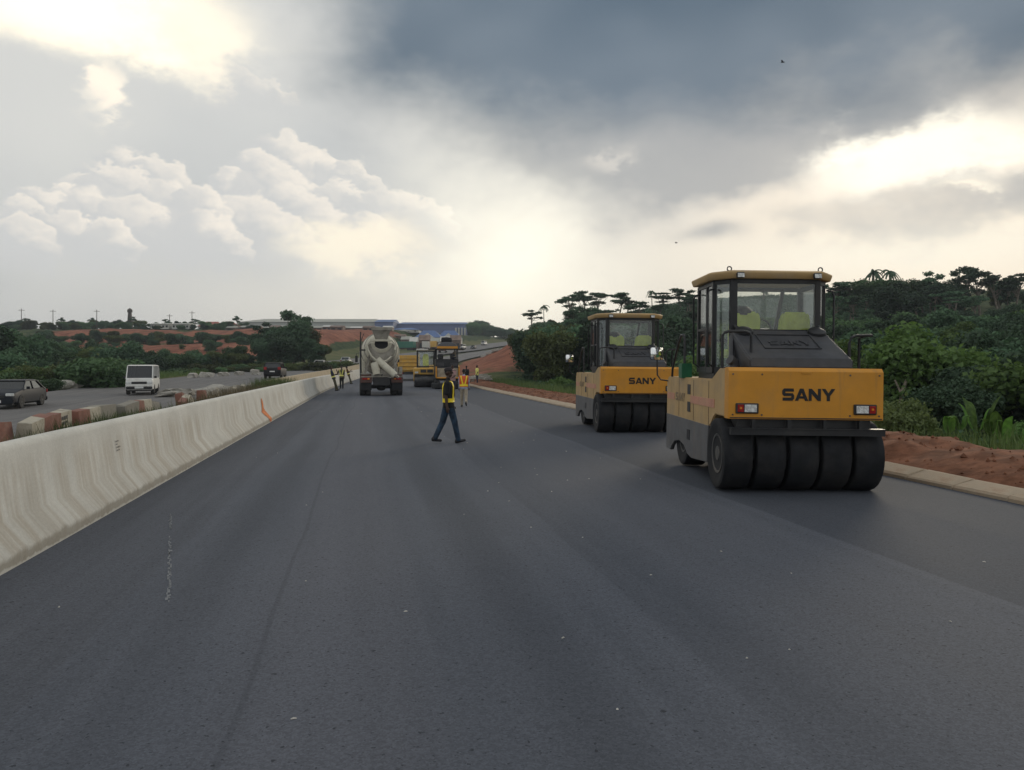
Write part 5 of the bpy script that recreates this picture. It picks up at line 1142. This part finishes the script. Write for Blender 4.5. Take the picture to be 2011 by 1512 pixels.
def trunk_mesh(name, h, r, limbs, mat, bend_=.2, seed=0):
    rs = np.random.RandomState(seed); mb = MB(); o = rs.normal(size=2)*bend_
    top = Vector((o[0], o[1], h)); mb.tube([(0, 0, -.4), (o[0]*.15, o[1]*.15, h*.3), (o[0]*.5, o[1]*.6, h*.66), top], [r*1.35, r, r*.82, r*.62], 7)
    for (x, y, z, *_) in limbs:
        st_ = Vector((o[0]*.5, o[1]*.6, h*rs.uniform(.6, .95))); en = Vector((x, y, z)); md_ = st_.lerp(en, .55)+Vector((0, 0, -.12*(en-st_).length)); mb.tube([st_, md_, en], [r*.45, r*.3, r*.12], 5)
    ob = mb.build(name, mat, smooth=60); me = ob.data; bpy.data.objects.remove(ob); return me
PROTO = {}
def proto(key, crown, trunk): PROTO.setdefault(key, []).append((crown, trunk))
for s in range(4):
    rs = np.random.RandomState(s+1)
    bl = clumps(rs, 15, (0, 0, 5.2), (2.5, 2.5, 1.7), (.9, 1.6), .8)+clumps(rs, 6, (0, 0, 2.6), (2., 2., 1.), (.8, 1.2), .8)
    proto('broad', leaf_mesh('crown', bl, 9000, .21, M[('leaf_d', 'leaf_d', 'leaf_m', 'leaf_y')[s]], s), trunk_mesh('trunk', 4.6, .20, bl[:7], M['bark'], .4, s))
for s in range(6):
    rs = np.random.RandomState(s+40); bl = []; spread = rs.uniform(2.0, 3.4); nn = rs.randint(9, 16)
    for i in range(nn):
        a = rs.uniform(0, 6.3); q = rs.uniform(.2, spread); b = rs.uniform(.5, 1.2); bl.append((q*math.cos(a)+rs.uniform(-.4, .4), q*math.sin(a), 8.7-q*rs.uniform(.1, .5)-abs(rs.normal())*1.2, b*1.3, b*1.3, b*rs.uniform(.25, .5)))
    for i in range(3): bl.append((rs.uniform(-1.2, 1.2), rs.uniform(-1.2, 1.2), rs.uniform(3.5, 6), rs.uniform(.4, .8), rs.uniform(.4, .8), .35))
    proto('umbrella', leaf_mesh('crown', bl, 2300, .22, M['leaf_d'], s+20, .15), trunk_mesh('trunk', 7.0, .17, bl, M['bark'], .6, s))
for s in range(3):
    rs = np.random.RandomState(s+60); bl = clumps(rs, 12, (0, 0, 1.0), (1.2, 1.2, .7), (.45, .8), .8)+clumps(rs, 5, (0, 0, .3), (1.4, 1.4, .2), (.5, .7), .7)
    proto('bush', leaf_mesh('foliage', bl, 4200, .115, M[('leaf_m', 'leaf_b', 'leaf_y')[s]], s+60, .4), trunk_mesh('stems', .9, .05, bl[:6], M['bark'], .1, s))
for s in range(3):
    rs = np.random.RandomState(s+80); bl = clumps(rs, 16, (0, 0, 3.0), (1.7, 1.7, 1.7), (.6, 1.1), .75)+clumps(rs, 6, (0, 0, 1.), (1.5, 1.5, .6), (.6, .9), .8)
    proto('near', leaf_mesh('crown', bl, 15000, .125, M[('leaf_d', 'leaf_m', 'leaf_b')[s]], s+80, .5), trunk_mesh('trunk', 2.6, .12, bl[:8], M['bark'], .3, s))
for s in range(2):
    rs = np.random.RandomState(s+90); bl = clumps(rs, 9, (0, 0, 7.2), (2.2, 2.2, 1.2), (.5, 1.0), .6)+clumps(rs, 4, (.8, -.6, 5.2), (1.4, 1.4, .6), (.4, .7), .6)
    proto('sparse', leaf_mesh('crown', bl, 1300, .26, M['leaf_d'], s+90, .15), trunk_mesh('trunk', 6.2, .16, bl, M['bark'], .5, s+3))
def palm_mesh(seed):
    rs = np.random.RandomState(seed); mb = MB(); tr_ = MB()
    tr_.tube([(0, 0, -.3), (.1, 0, 3), (.15, .1, 6), (.1, .1, 8)], [.19, .15, .13, .13], 7)
    for k in range(16):
        a = k*2.4; up_ = rs.uniform(-.2, .9); L = rs.uniform(1.6, 2.3); p = []
        for i in range(6):
            u = i/5; p.append(Vector((.1+math.cos(a)*L*u, .1+math.sin(a)*L*u, 8+L*(up_*u-1.0*u*u*.9))))
        for i in range(5):
            sd = Vector((-math.sin(a), math.cos(a), 0))*.26*(1-(i/5)**2*.6)
            for s_ in (-1, 1): mb.add([p[i], p[i+1], p[i+1]+sd*s_-Vector((0, 0, .22)), p[i]+sd*s_-Vector((0, 0, .22))], [(0, 1, 2, 3)])
    a_ = raw('crown', mb.v, mb.f, M['leaf_d']); b_ = tr_.build('trunk', M['bark'], smooth=60); r_ = (a_.data, b_.data); bpy.data.objects.remove(a_); bpy.data.objects.remove(b_); return r_
PROTO['palm'] = [palm_mesh(1), palm_mesh(2)]
PH = dict(broad=7.6, umbrella=9.4, bush=2.2, near=5.4, sparse=8.7, palm=8.6)
def plant(name, kind, loc, h, label, group=None, wid=1., rs=random, v=None):
    cm_, tm_ = PROTO[kind][rs.randrange(len(PROTO[kind])) if v is None else v]
    k = h/PH[kind]; e = empty(name, loc, rs.uniform(0, 6.28)); e.scale = (k*wid*rs.uniform(.9, 1.12), k*wid*rs.uniform(.9, 1.12), k)
    bsh = kind == 'bush'
    link(bpy.data.objects.new('foliage' if bsh else 'crown', cm_), e); link(bpy.data.objects.new('stems' if bsh else 'trunk', tm_), e)
    return tag(e, label, 'bush' if bsh else 'tree', group)
def camxy(x, y): return x*CT-y*ST, x*ST+y*CT
def pxd(x, y): Xc, D = camxy(x, y); return XC+F*Xc/max(D, .1), D
rnd = random.Random(5)
# ---- wooded hill on the right
placed = []
def free(x, y, r):
    for (a, b_, q) in placed:
        if (a-x)**2+(b_-y)**2 < (min(r, q))**2: return False
    placed.append((x, y, r)); return True
nt = [0, 0]
for k in range(60000):
    D = 14+rnd.random()**.75*230; px = rnd.uniform(1000, 2080); x, y = PD(px, D); q = tr(x, y)-8.4
    if q < 4.6 or q > 115 or (D > 150 and q > 75): continue
    if 120 < y < 330 and q < 16: continue
    if px < 1040: continue
    r_ = 2.7 if D < 70 else (4.3 if D < 100 else 5.6)
    if D > 45 and q < 8 and rnd.random() < .7: continue
    # ridge crest limits: skip what can only be hidden behind it
    if q > 95 or not free(x, y, r_): continue
    z = zg(x, y)-.1
    ylim = np.interp(px, [1000, 1040, 1110, 1300, 1650, 2011], [655, 640, 618, 616, 606, 592])+rnd.uniform(0, 34); hmax = H+(YH-ylim)/F*D-z
    if hmax < 1.2: continue
    if D < 26 and px > 1825 and q < 9: continue
    side = 'left of the farther roller' if px < 1150 else ('between the two rollers' if px < 1360 else ('behind the nearer roller cab' if px < 1650 else ('just right of the nearer roller' if px < 1830 else 'towards the right frame edge')))
    if D < 70:
        if q < 7.5: plant('bush', 'bush', (x, y, z), rnd.uniform(.9, 1.7), f'leafy green bush just behind the red soil bank, {side}', 'bushes behind the soil bank', rs=rnd)
        else: plant('forest_tree', 'near', (x, y, z), min(hmax, rnd.uniform(4.2, 6.4)) if q > 12 else min(hmax, rnd.uniform(1.8, 3.2)), f'{("low " if q < 12 else "")}leafy tree at the foot of the wooded hill, {side}', 'trees at the foot of the wooded hill', 1.1, rnd)
        nt[0] += 1
    else:
        kind = 'broad' if rnd.random() < .82 else 'sparse'
        plant('forest_tree', kind, (x, y, z), min(hmax, rnd.uniform(6.0, 9.0)*(1.1 if kind == 'sparse' else 1)), f'{("open" if kind == "sparse" else "dense")} green tree {("half way up" if D < 110 else "high on")} the wooded hillside, {side}', 'trees on the wooded hillside', 1.12, rnd); nt[1] += 1
# skyline trees that stand out one by one
sky_t = [(1045, 612, 190, 'sparse', 'small round headed tree at the low end of the wooded ridge'), (1068, 597, 185, 'palm', 'short palm at the low end of the wooded ridge'), (1122, 572, 175, 'umbrella', 'flat topped tree, lowest tier left of the group on the ridge'), (1150, 565, 172, 'umbrella', 'tall flat topped tree on the ridge, second from the low end'), (1178, 569, 170, 'umbrella', 'wide flat topped tree on the ridge, third from the low end'), (1215, 570, 168, 'umbrella', 'flat topped tree above the farther roller cab'), (1232, 590, 160, 'sparse', 'thin crowned tree just right of the farther roller cab top'), (1281, 568, 165, 'palm', 'tall palm on the ridge between the two roller cabs'), (1303, 582, 160, 'umbrella', 'flat tree right of the tall ridge palm'), (1338, 580, 158, 'sparse', 'loose crowned tree left of the nearer roller cab'), (1400, 585, 150, 'umbrella', 'tree seen through the left side of the nearer cab'), (1500, 575, 150, 'umbrella', 'flat tree seen through the rear window of the nearer cab'), (1570, 570, 150, 'sparse', 'loose tree seen through the right part of the nearer cab'),
         (1668, 548, 140, 'umbrella', 'first tall tree right of the nearer cab roof'), (1698, 545, 138, 'umbrella', 'second tall tree right of the nearer cab roof'), (1716, 526, 140, 'palm', 'left palm of the pair on the ridge'), (1746, 526, 140, 'palm', 'right palm of the pair on the ridge'), (1778, 540, 136, 'umbrella', 'tall tree right of the palm pair'), (1812, 552, 134, 'sparse', 'open crowned tree right of the palm pair'), (1850, 546, 132, 'umbrella', 'wide tree left of the tallest ridge crown'), (1893, 521, 132, 'umbrella', 'tallest crowned tree of the right ridge'), (1925, 533, 130, 'umbrella', 'tree just right of the tallest ridge crown'), (1962, 540, 128, 'sparse', 'open tree near the right frame edge on the ridge'), (1992, 531, 128, 'umbrella', 'last ridge tree at the right frame edge'), (1828, 534, 133, 'sparse', 'airy tall tree on the right ridge before the tallest'), (1745, 548, 137, 'umbrella', 'low tree under the palm pair on the ridge'), (1640, 556, 142, 'sparse', 'airy tree behind the nearer cab roof edge')]
for px, ty, D, kind, lb in sky_t:
    if px > 1640 and kind == 'umbrella': kind = ('umbrella', 'sparse', 'broad', 'sparse')[px % 4]
    x, y = PD(px, D); z = zg(x, y)-.2; h = max(5, H+(YH-ty)/F*D-z); plant('ridge_tree', kind, (x, y, z), h, lb, 'trees on the ridge skyline', max(.7, 9.5/h) if kind != 'palm' else .9, rnd)
for i in range(34):
    px = rnd.choice((rnd.uniform(1640, 2030), rnd.uniform(1640, 2030), rnd.uniform(1090, 1360))); D = rnd.uniform(118, 150); x, y = PD(px, D); z = zg(x, y)-.2
    ty = np.interp(px, [1000, 1120, 1300, 1650, 2011], [640, 592, 596, 572, 556])+rnd.uniform(-12, 20); h = max(4, H+(YH-ty)/F*D-z)
    plant('ridge_tree', 'umbrella' if rnd.random() < .55 else ('sparse' if rnd.random() < .6 else 'broad'), (x, y, z), h, 'loose crowned tree filling the ridge skyline between the tall ones', 'trees filling the ridge skyline', rnd.uniform(.7, 1.1)*max(.8, 8/h), rnd)
# bare leaning trunk in the wood and banana plants in front
x, y = PD(1752, 30); o = MB().tube([(0, 0, 0), (.35, .1, 1.0), (.55, .1, 1.9), (.9, .2, 2.6)], [.13, .11, .09, .05], 7).tube([(.5, .1, 1.7), (.2, .1, 2.3)], [.05, .03], 5).build('dead_trunk', M['bark_pale'], smooth=60); o.location = (x, y, zg(x, y)+.8); tag(o, 'pale leaning dead trunk among the leaves right of the nearer roller', 'tree trunk')
def banana(px, d, n, hs, label):
    x, y = PD(px, d); e = empty('banana_plant', (x, y, zg(x, y)+.02), rnd.uniform(0, 6)); tag(e, label, 'plant', 'banana plants behind the soil bank')
    for k in range(n):
        a = rnd.uniform(0, 6.28); L = hs*rnd.uniform(.75, 1.1); ln = rnd.uniform(.08, .45); wd_ = rnd.uniform(.07, .13); v, f = [], []
        for i in range(9):
            u = i/8; w_ = wd_*math.sin(math.pi*min(1, .06+u*.97))**.7 if u > .15 else .02; c = Vector((math.cos(a)*(ln*u*L+ (.9*max(0, u-.6)**1.6)), math.sin(a)*(ln*u*L), .25+L*u-1.1*max(0, u-.62)**1.5))
            sd = Vector((-math.sin(a), math.cos(a), 0))
            v += [c-sd*w_+Vector((math.cos(a), math.sin(a), 0))*w_*.5, c, c+sd*w_+Vector((math.cos(a), math.sin(a), 0))*w_*.5]
        f = [(3*i+j, 3*i+j+1, 3*i+j+4, 3*i+j+3) for i in range(8) for j in (0, 1)]
        raw('leaf', v, f, M['banana'], e, True)
    MB().tube([(0, 0, -.2), (.02, 0, .5)], [.05, .03], 6).build('stem', M['banana'], e)
for px, d, n, hs, lb in ((1862, 17.5, 3, .75, 'small banana plant, first past the nearer roller'), (1885, 18.5, 4, .75, 'low banana plant, second past the nearer roller'), (1918, 19.5, 5, 1.25, 'tall bright banana plant in the middle of the clump'), (1945, 19.0, 4, .85, 'low banana plant right of the tallest one'), (1972, 20.5, 5, 1.25, 'tall banana plant near the right frame edge'), (2000, 20.0, 3, .95, 'banana plant cut by the right frame edge')): banana(px, d, n, hs, lb)

# ---- left side
def lt(px, d, h, kind, label, wid=1., dz=-.15, group='trees left of the highway', name='tree', v=None):
    x, y = PD(px, d); plant(name, kind, (x, y, zg(x, y)+dz), h, label, group, wid, rnd, v)
for i, (px, d, h, lb) in enumerate(((-35, 84, 8.2, 'dark tree at the left frame edge, tallest of the cluster'), (12, 86, 8.2, 'dark tree second from the left frame edge'), (48, 92, 7.4, 'dark tree third from the left frame edge'), (80, 98, 6.8, 'dark tree fourth from the left frame edge'), (20, 74, 5.6, 'lower dark tree in front at the left frame edge'), (62, 80, 5.0, 'lower dark tree behind the dark saloon'), (-20, 72, 6.0, 'lower dark tree cut by the left frame edge'))):
    lt(px, d, h, 'broad', lb, 1.05, -.6, v=i % 2)
for i in range(34):
    px = 95+i*12+rnd.uniform(-5, 5); d = rnd.uniform(104, 150); top = 690+rnd.uniform(-12, 14)-(18 if px < 240 else 0)
    x, y = PD(px, d); lt(px, d, max(3.0, H+(YH-top)/F*d-zg(x, y)), 'broad', 'dark green tree in the hollow below the red cut', 1.1, -.3, 'trees in the hollow', v=i % 4)
for px, d, h, lb, kd in ((530, 138, 7.6, 'large dark tree left half of the pair before the warehouse', 'broad'), (572, 134, 8.9, 'tallest dark tree before the warehouse', 'broad'), (598, 136, 7.0, 'dark tree right half of the clump before the warehouse', 'broad'), (552, 126, 6.5, 'lower front tree of the clump before the warehouse', 'broad'), (610, 130, 5.5, 'low tree at the right foot of the clump before the warehouse', 'broad'), (515, 128, 5.5, 'low tree at the left foot of the clump before the warehouse', 'broad'), (578, 140, 10.4, 'airy top above the clump before the warehouse', 'sparse'), (520, 145, 8.2, 'airy tree left of the clump before the warehouse', 'sparse'), (462, 124, 4.6, 'round dark bushy tree standing before the red slope', 'broad'), (630, 132, 4.5, 'small tree at the red bank under the market', 'broad')):
    lt(px, d, h, kd, lb, 1.05, -.3, 'trees before the warehouse')
for i in range(26):                                        # scrub along the verge
    px = -30+i*10.5+rnd.uniform(-3, 3); d = rnd.uniform(62, 74); lt(px, d, rnd.uniform(2.0, 3.3), 'bush', 'green bush in the hedge-like scrub behind the opposite road', 1.3, -.35, 'scrub along the opposite verge', 'bush')
for px, d, h, lb in ((195, 66, 3.0, 'dark round bush left of the white minibus'), (222, 67, 3.0, 'second dark round bush left of the white minibus'), (90, 57.5, 1.3, 'small bush beside the broken concrete')): lt(px, d, h, 'bush', lb, 1.4, -.2, 'scrub along the opposite verge', 'bush', 0)
for i in range(26):
    px = 345+i*14+rnd.uniform(-5, 5); d = rnd.uniform(96, 118)+i*.9; lt(px, d, rnd.uniform(1.0, 2.0), 'bush', 'low olive bush on the grassy bank beyond the opposite road', 1.6, -.2, 'bushes on the grassy bank', 'bush', 2 if i % 3 else 0)
for i in range(70):                                        # on the cut and plateau
    px = rnd.uniform(0, 480); d = rnd.choice((rnd.uniform(180, 215), rnd.uniform(214, 235), rnd.uniform(262, 310))); lt(px, d, rnd.uniform(1.4, 4.6), 'broad', 'tree dotted over the red cut and its rim', rnd.uniform(1.1, 2.0), -.6, 'trees over the red cut', v=i % 4)
for i in range(84):                                        # rim line
    px = -20+i*6.2+rnd.uniform(-9, 9); d = rnd.uniform(275, 335); lt(px, d, rnd.uniform(1.6, 4.4) if i % 11 else rnd.uniform(4.5, 6.), 'broad' if i % 11 else 'sparse', 'small tree on the far rim above the red cut', 1.3, -.5, 'trees along the far rim', v=None)
for i in range(22):
    px = 918+i*4.5+rnd.uniform(-3, 3); d = rnd.uniform(430, 500); x, y = PD(px, d); top = 640-14*math.exp(-((px-940)/22)**2)-(0 if px < 985 else -2)
    plant('tree', 'broad', (x, y, zg(x, y)-.5), max(4, H+(YH-top)/F*d-zg(x, y)+rnd.uniform(-1, .5)), 'tree on the rounded wooded hilltop behind the far bend', 'trees on the far hilltop', 1.3, rnd)

# ---- grasses: one object per kind of cover
def blades(name, n, fn, mat, label):
    rs = random.Random(len(name)); v, f = [], []
    for i in range(n):
        x, y, z, h = fn(rs); a = rs.uniform(0, 6.28); ln = rs.uniform(.05, .45)*h; w_ = rs.uniform(.006, .014)*(1+y*.02); dx, dy = math.cos(a), math.sin(a); b0 = len(v)
        for u in (0, .5, 1):
            cx_, cy_, cz_ = x+dx*ln*u*u, y+dy*ln*u*u, z+h*u*(1-.15*u); ww = w_*(1-u*.9)
            v += [(cx_-dy*ww, cy_+dx*ww, cz_), (cx_+dy*ww, cy_-dx*ww, cz_)]
        f += [(b0, b0+1, b0+3, b0+2), (b0+2, b0+3, b0+5, b0+4)]
    tag(raw(name, v, f, mat), label, 'grass', kind='stuff')
def f_med(rs):
    y = rs.choice((rs.gauss(17., 1.2), rs.gauss(20.5, 1.0), rs.uniform(12, 30))); k = .5+.5*noise.noise(Vector((y*.9, 0, 0))); return rs.uniform(-6.0, -4.9), y, -.05, max(.2, rs.uniform(.6, 1.12)*(.6+k*.5))
blades('median_grass', 8200, f_med, M['grass'], 'green grass growing between the barrier and the old blocks')
def f_dry(rs): y = rs.uniform(26, 47); return rs.uniform(-6.0, -4.3), y, -.05, rs.uniform(.6, 1.25)
blades('dry_weeds', 4200, f_dry, M['dry'], 'tall dry weeds standing in the median past the blocks')
def f_wd(rs): y = rs.gauss(44, 2.6); return rs.uniform(-6.0, -4.3), y, -.05, rs.uniform(.8, 1.5)
blades('tall_weeds', 2600, f_wd, M['grass'], 'tall green weeds at the end of the dry strip before the tan barrier')
def f_lv(rs): y = rs.uniform(30, 150); x = -24-rs.random()**1.5*14+bend(y); return x, y, zg(x, y)-.03, rs.uniform(.3, .9)
blades('verge_grass', 12000, f_lv, M['grass'], 'rough grass along the far verge of the opposite road')
def f_rv(rs): y = 6+rs.random()**1.3*80; x = 11.4+rs.random()*4.5+bend(y); return x, y, zg(x, y)-.02, rs.uniform(.3, .8)
blades('bank_grass', 11000, f_rv, M['grass'], 'weeds and grass behind the red soil bank')
# ground cover on the hillside: leaf masses nobody could count
rs = np.random.RandomState(77); bl = []
for k in range(26000):
    D = 16+rs.rand()**.8*200; px = rs.uniform(1005, 2060); x, y = PD(px, D); q = tr(x, y)-8.4
    if q < 5.0 or q > 90 or (85 < y < 330 and q < 17): continue
    s_ = .35+.006*D; bl.append((x, y, zg(x, y)+s_*.35, s_, s_, s_*.6))
    if len(bl) >= 4200: break
o = bpy.data.objects.new('hillside_undergrowth', leaf_mesh('hillside_undergrowth', bl, 210000, -.21, M['leaf_d'], 5, .3)); link(o); tag(o, 'tangled dark undergrowth covering the wooded hillside', 'undergrowth', kind='stuff')
rs = np.random.RandomState(78); bl = []
for k in range(26000):
    D = 60+rs.rand()*95; px = rs.uniform(-60, 700); x, y = PD(px, D); q = tr(x, y)
    if q > -25.5: continue
    s_ = .3+.004*D; bl.append((x, y, zg(x, y)+s_*.25, s_, s_, s_*.55))
    if len(bl) >= 1800: break
o = bpy.data.objects.new('verge_undergrowth', leaf_mesh('verge_undergrowth', bl, 60000, -.34, M['leaf_m'], 6, .3)); link(o); tag(o, 'low leafy undergrowth beyond the opposite road', 'undergrowth', kind='stuff')

# ---------------------------------------------------------------- buildings, sheds and poles on the rise
def building(name, label, cat, px0, px1, d, ytop, wallm, roofm, depth=14, rise=.25, hip=0., nwin=0, group=None, ybase=None, rz=0., doors=0):
    px = (px0+px1)/2; x, y = PD(px, d); z0 = zg(x, y)-.5; wdt = (px1-px0)/F*d; top = H+(YH-ytop)/F*d
    if ybase: z0 = H+(YH-ybase)/F*d
    h = max(2.2, top-z0); he = h*(1-rise); e = empty(name, (x, y, z0), -TH+rz); tag(e, label, cat, group); w2 = wdt/2
    MB().b2(-w2, w2, 0, depth, 0, he).build('wall', wallm, e)
    o_ = .025*wdt
    MB().add([(-w2-o_, -.6, he), (w2+o_, -.6, he), (w2+o_, depth+.6, he), (-w2-o_, depth+.6, he), (-w2+hip*wdt-o_, depth/2, h), (w2-hip*wdt+o_, depth/2, h)], [(0, 1, 5, 4), (2, 3, 4, 5), (0, 4, 3), (1, 2, 5), (0, 3, 2, 1)]).build('roof', roofm, e)
    for k in range(nwin):
        cx_ = -w2+wdt*(k+.5)/nwin; sz = min(wdt/nwin*.5, he*.5); MB().b2(cx_-sz/2, cx_+sz/2, -.12, -.02, he*.35, he*.72).build('window', M['opening'], e)
    for k in range(doors):
        cx_ = -w2+wdt*(k+.5)/max(1, doors); sz = wdt/max(1, doors)*.6; MB().b2(cx_-sz/2, cx_+sz/2, -.12, -.02, 0, he*.7).build('doorway', M['opening'], e)
    return e
building('warehouse', 'long pale grey warehouse with shallow roof on the rise', 'warehouse', 470, 738, 430, 620, M['wall_grey'], M['roof_grey'], 60, .30, .09)
building('blue_shed', 'blue sided shed joined to the right end of the grey warehouse', 'building', 736, 772, 425, 625, M['wall_blue'], M['roof_blue'], 26, .2, .0)
e = building('factory', 'long blue roofed factory with pale end columns on the rise', 'factory', 780, 915, 440, 629, M['wall_blue'], M['roof_blue'], 40, .22, .04)
for k in range(4): MB().b2(13.5+k*1.7, 14.3+k*1.7, -1.2, -.7, 0, 5.5).build('column', M['wall_white'], e)
mk = [(618, 672, 330, 645, 'first'), (664, 716, 326, 646, 'second'), (708, 760, 334, 642, 'third'), (770, 822, 330, 646, 'fourth'), (815, 866, 326, 648, 'fifth'), (858, 905, 338, 648, 'sixth')]
for a, b_, d, ty, od in mk:
    e = building('market_hall', f'blue gabled market roof, {od} from the dark tree clump', 'market hall', a, b_, d, ty, M['wall_white'], M['roof_blue'], 10, .45, .3, nwin=4, group='blue roofed market halls')
    x, y = PD((a+b_)/2, d-3); w_ = (b_-a)/F*d*.30; he_ = (H+(YH-ty)/F*d-e.location.z)*.80
    MB().prism([(-w_, he_*.45), (-w_, he_*.62), (0, he_*1.02), (w_, he_*.62), (w_, he_*.45)], 'y', -2.4, -1.6).build('white_gable', M['wall_white'], e)
rr = random.Random(4)
wl = ['rusty', 'grey', 'white']
for i in range(16):
    a = 592+i*19.5+rr.uniform(-4, 4); d = 306+rr.uniform(-8, 10); ty = 655+rr.uniform(0, 8); mt = (M['roof_rust'], M['roof_grey'], M['wall_white'])[i % 3]
    building('stall', f'{wl[i % 3]} roofed stall below the market halls, number {i+1} from the tree clump', 'stall', a, a+rr.uniform(15, 26), d, ty, M['roof_rust'], mt, 5, .35, .0, group='market stalls on the rise', doors=2)
building('house', 'house with red hipped roof, left of the warehouse', 'house', 388, 424, 325, 630, M['wall_white'], M['roof_red'], 12, .5, .2, nwin=3, group='red roofed houses')
building('house', 'pale house with red hipped roof nearest the warehouse', 'house', 420, 455, 318, 631, M['wall_white'], M['roof_red'], 12, .45, .22, nwin=3, group='red roofed houses')
building('low_building', 'long low white building on the red cut, left one', 'building', 296, 331, 282, 639, M['wall_white'], M['wall_white'], 6, .2, .0, nwin=5, ybase=646)
building('low_building', 'long low white building on the red cut, right one', 'building', 338, 371, 282, 640, M['wall_white'], M['wall_white'], 6, .2, .0, nwin=5, ybase=646)
for i in range(7):
    a = 440+i*17+rr.uniform(-4, 4); building('shack', f'dim grey shack between the houses and the trees, number {i+1} from the houses', 'shack', a, a+18, 300+rr.uniform(-6, 8), 648+rr.uniform(-2, 5), M['roof_rust'], M['roof_rust'] if i % 2 else M['roof_grey'], 5, .35, group='shacks on the rim', doors=1)
pp = [(42, 606, 'nearest the left frame edge'), (104, 608, 'second from the left frame edge'), (190, 608, 'third from the left frame edge'), (333, 617, 'right of the tower'), (377, 611, 'left of the red roofs')]
for px, ty, lb in pp:
    x, y = PD(px, 300); z = zg(x, y)-.4; h = H+(YH-ty)/F*300-z; e = empty('utility_pole', (x, y, z), rr.uniform(-.4, .4)); tag(e, f'thin utility pole on the far rim, {lb}', 'utility pole', 'poles on the far rim')
    MB().cyl((0, 0, 0), (0, 0, h), .16, .11, 7).build('post', M['timber'], e); MB().b2(-1.1, 1.1, -.06, .06, h-.7, h-.55).build('crossarm', M['timber'], e)
x, y = PD(255, 305); z = zg(x, y)-.4; e = empty('tower', (x, y, z)); tag(e, 'slim dark tower with a knob on top on the far rim', 'tower'); h = H+(YH-606)/F*305-z
MB().loft([[(-.9, -.9, 0), (.9, -.9, 0), (.9, .9, 0), (-.9, .9, 0)], [(-.55, -.55, h*.8), (.55, -.55, h*.8), (.55, .55, h*.8), (-.55, .55, h*.8)]]).build('shaft', M['timber'], e); MB().lathe([(.05, h*.8), (.95, h*.82), (1.0, h*.93), (.5, h), (.05, h*1.02)], None, 10, ax='z').build('tank', M['timber'], e, smooth=40)
# drain edging and slabs on the right earthworks
pts = [(948, 690, 190), (958, 697, 178), (970, 702, 170), (985, 706, 160)]
for i in range(3):
    (a, _, d0), (b_, _, d1) = pts[i], pts[i+1]; x0, y0_ = PD(a, d0); x1, y1_ = PD(b_, d1); p, q_ = Vector((x0, y0_, zg(x0, y0_)+.2)), Vector((x1, y1_, zg(x1, y1_)+.2)); d = q_-p
    o = MB().box((0, 0, 0), (d.length, 1.0, .5)).build('drain_slab', M['rubble'], bevel=.03); o.location = (p+q_)/2; o.rotation_euler = (0, 0, math.atan2(d.y, d.x)); tag(o, f'pale concrete drain edging on the red bank, {("upper", "middle", "lower")[i]} length', 'drain', 'drain edging on the red bank')
for i, (px, d, l, lb) in enumerate(((928, 80, 2.6, 'pale slab pile left, past the kerb end'), (944, 84, 2.8, 'pale slab pile middle, past the kerb end'), (958, 78, 1.8, 'low pale slab right, past the kerb end'), (948, 92, 2.2, 'rear pale slab past the kerb end'))):
    x, y = PD(px, d); o = MB().box((0, 0, .35), (l, .8, .12), rz=.1).box((.1, .05, .52), (l*.8, .6, .1), rz=-.1).box((0, 0, .14), (.3, .5, .3)).build('slab_pile', M['rubble'], bevel=.02); o.location = (x, y, zg(x, y)+.15); o.rotation_euler = (0, 0, i*.7); tag(o, lb, 'slabs', 'slab piles past the kerb end')
# birds
for px, py, d, lb in ((1537, 122, 60, 'small dark bird high against the dark cloud'), (1328, 477, 90, 'tiny dark bird low in the pale sky')):
    x, y = PD(px, d); z = H+(YH-py)/F*d; mb = MB(); mb.lathe([(.005, -.16), (.03, -.1), (.045, 0), (.03, .1), (.008, .16)], None, 8, ax='y')
    e = empty('bird', (x, y, z), .8); tag(e, lb, 'bird'); mb.build('body', M['cloth_black'], e, smooth=60)
    for s in (-1, 1): MB().loft([[(s*.03, .07, 0), (s*.03, -.06, 0), (s*.03, -.06, .012), (s*.03, .07, .012)], [(s*.18, .08, .09), (s*.18, -.03, .09), (s*.18, -.03, .098), (s*.18, .08, .098)], [(s*.34, -.02, .05), (s*.34, -.06, .05), (s*.34, -.06, .055), (s*.34, -.02, .055)]]).build('wing', M['cloth_black'], e)
print('COUNTS', nt, len(bpy.data.objects))
# ---------------------------------------------------------------- the evening air
m = bpy.data.materials.new('evening_haze'); m.use_nodes = True; t = m.node_tree; t.nodes.clear()
pvn = nd(t, 'ShaderNodeVolumePrincipled', {'Color': (.80, .88, 1., 1), 'Density': .0003, 'Anisotropy': .2})
t.links.new(pvn.outputs[0], nd(t, 'ShaderNodeOutputMaterial').inputs['Volume'])
o = MB().b2(-3700, 3700, -1700, 5200, -12, 62).build('haze', m); tag(o, 'pale evening haze over the whole site', 'haze', kind='stuff')
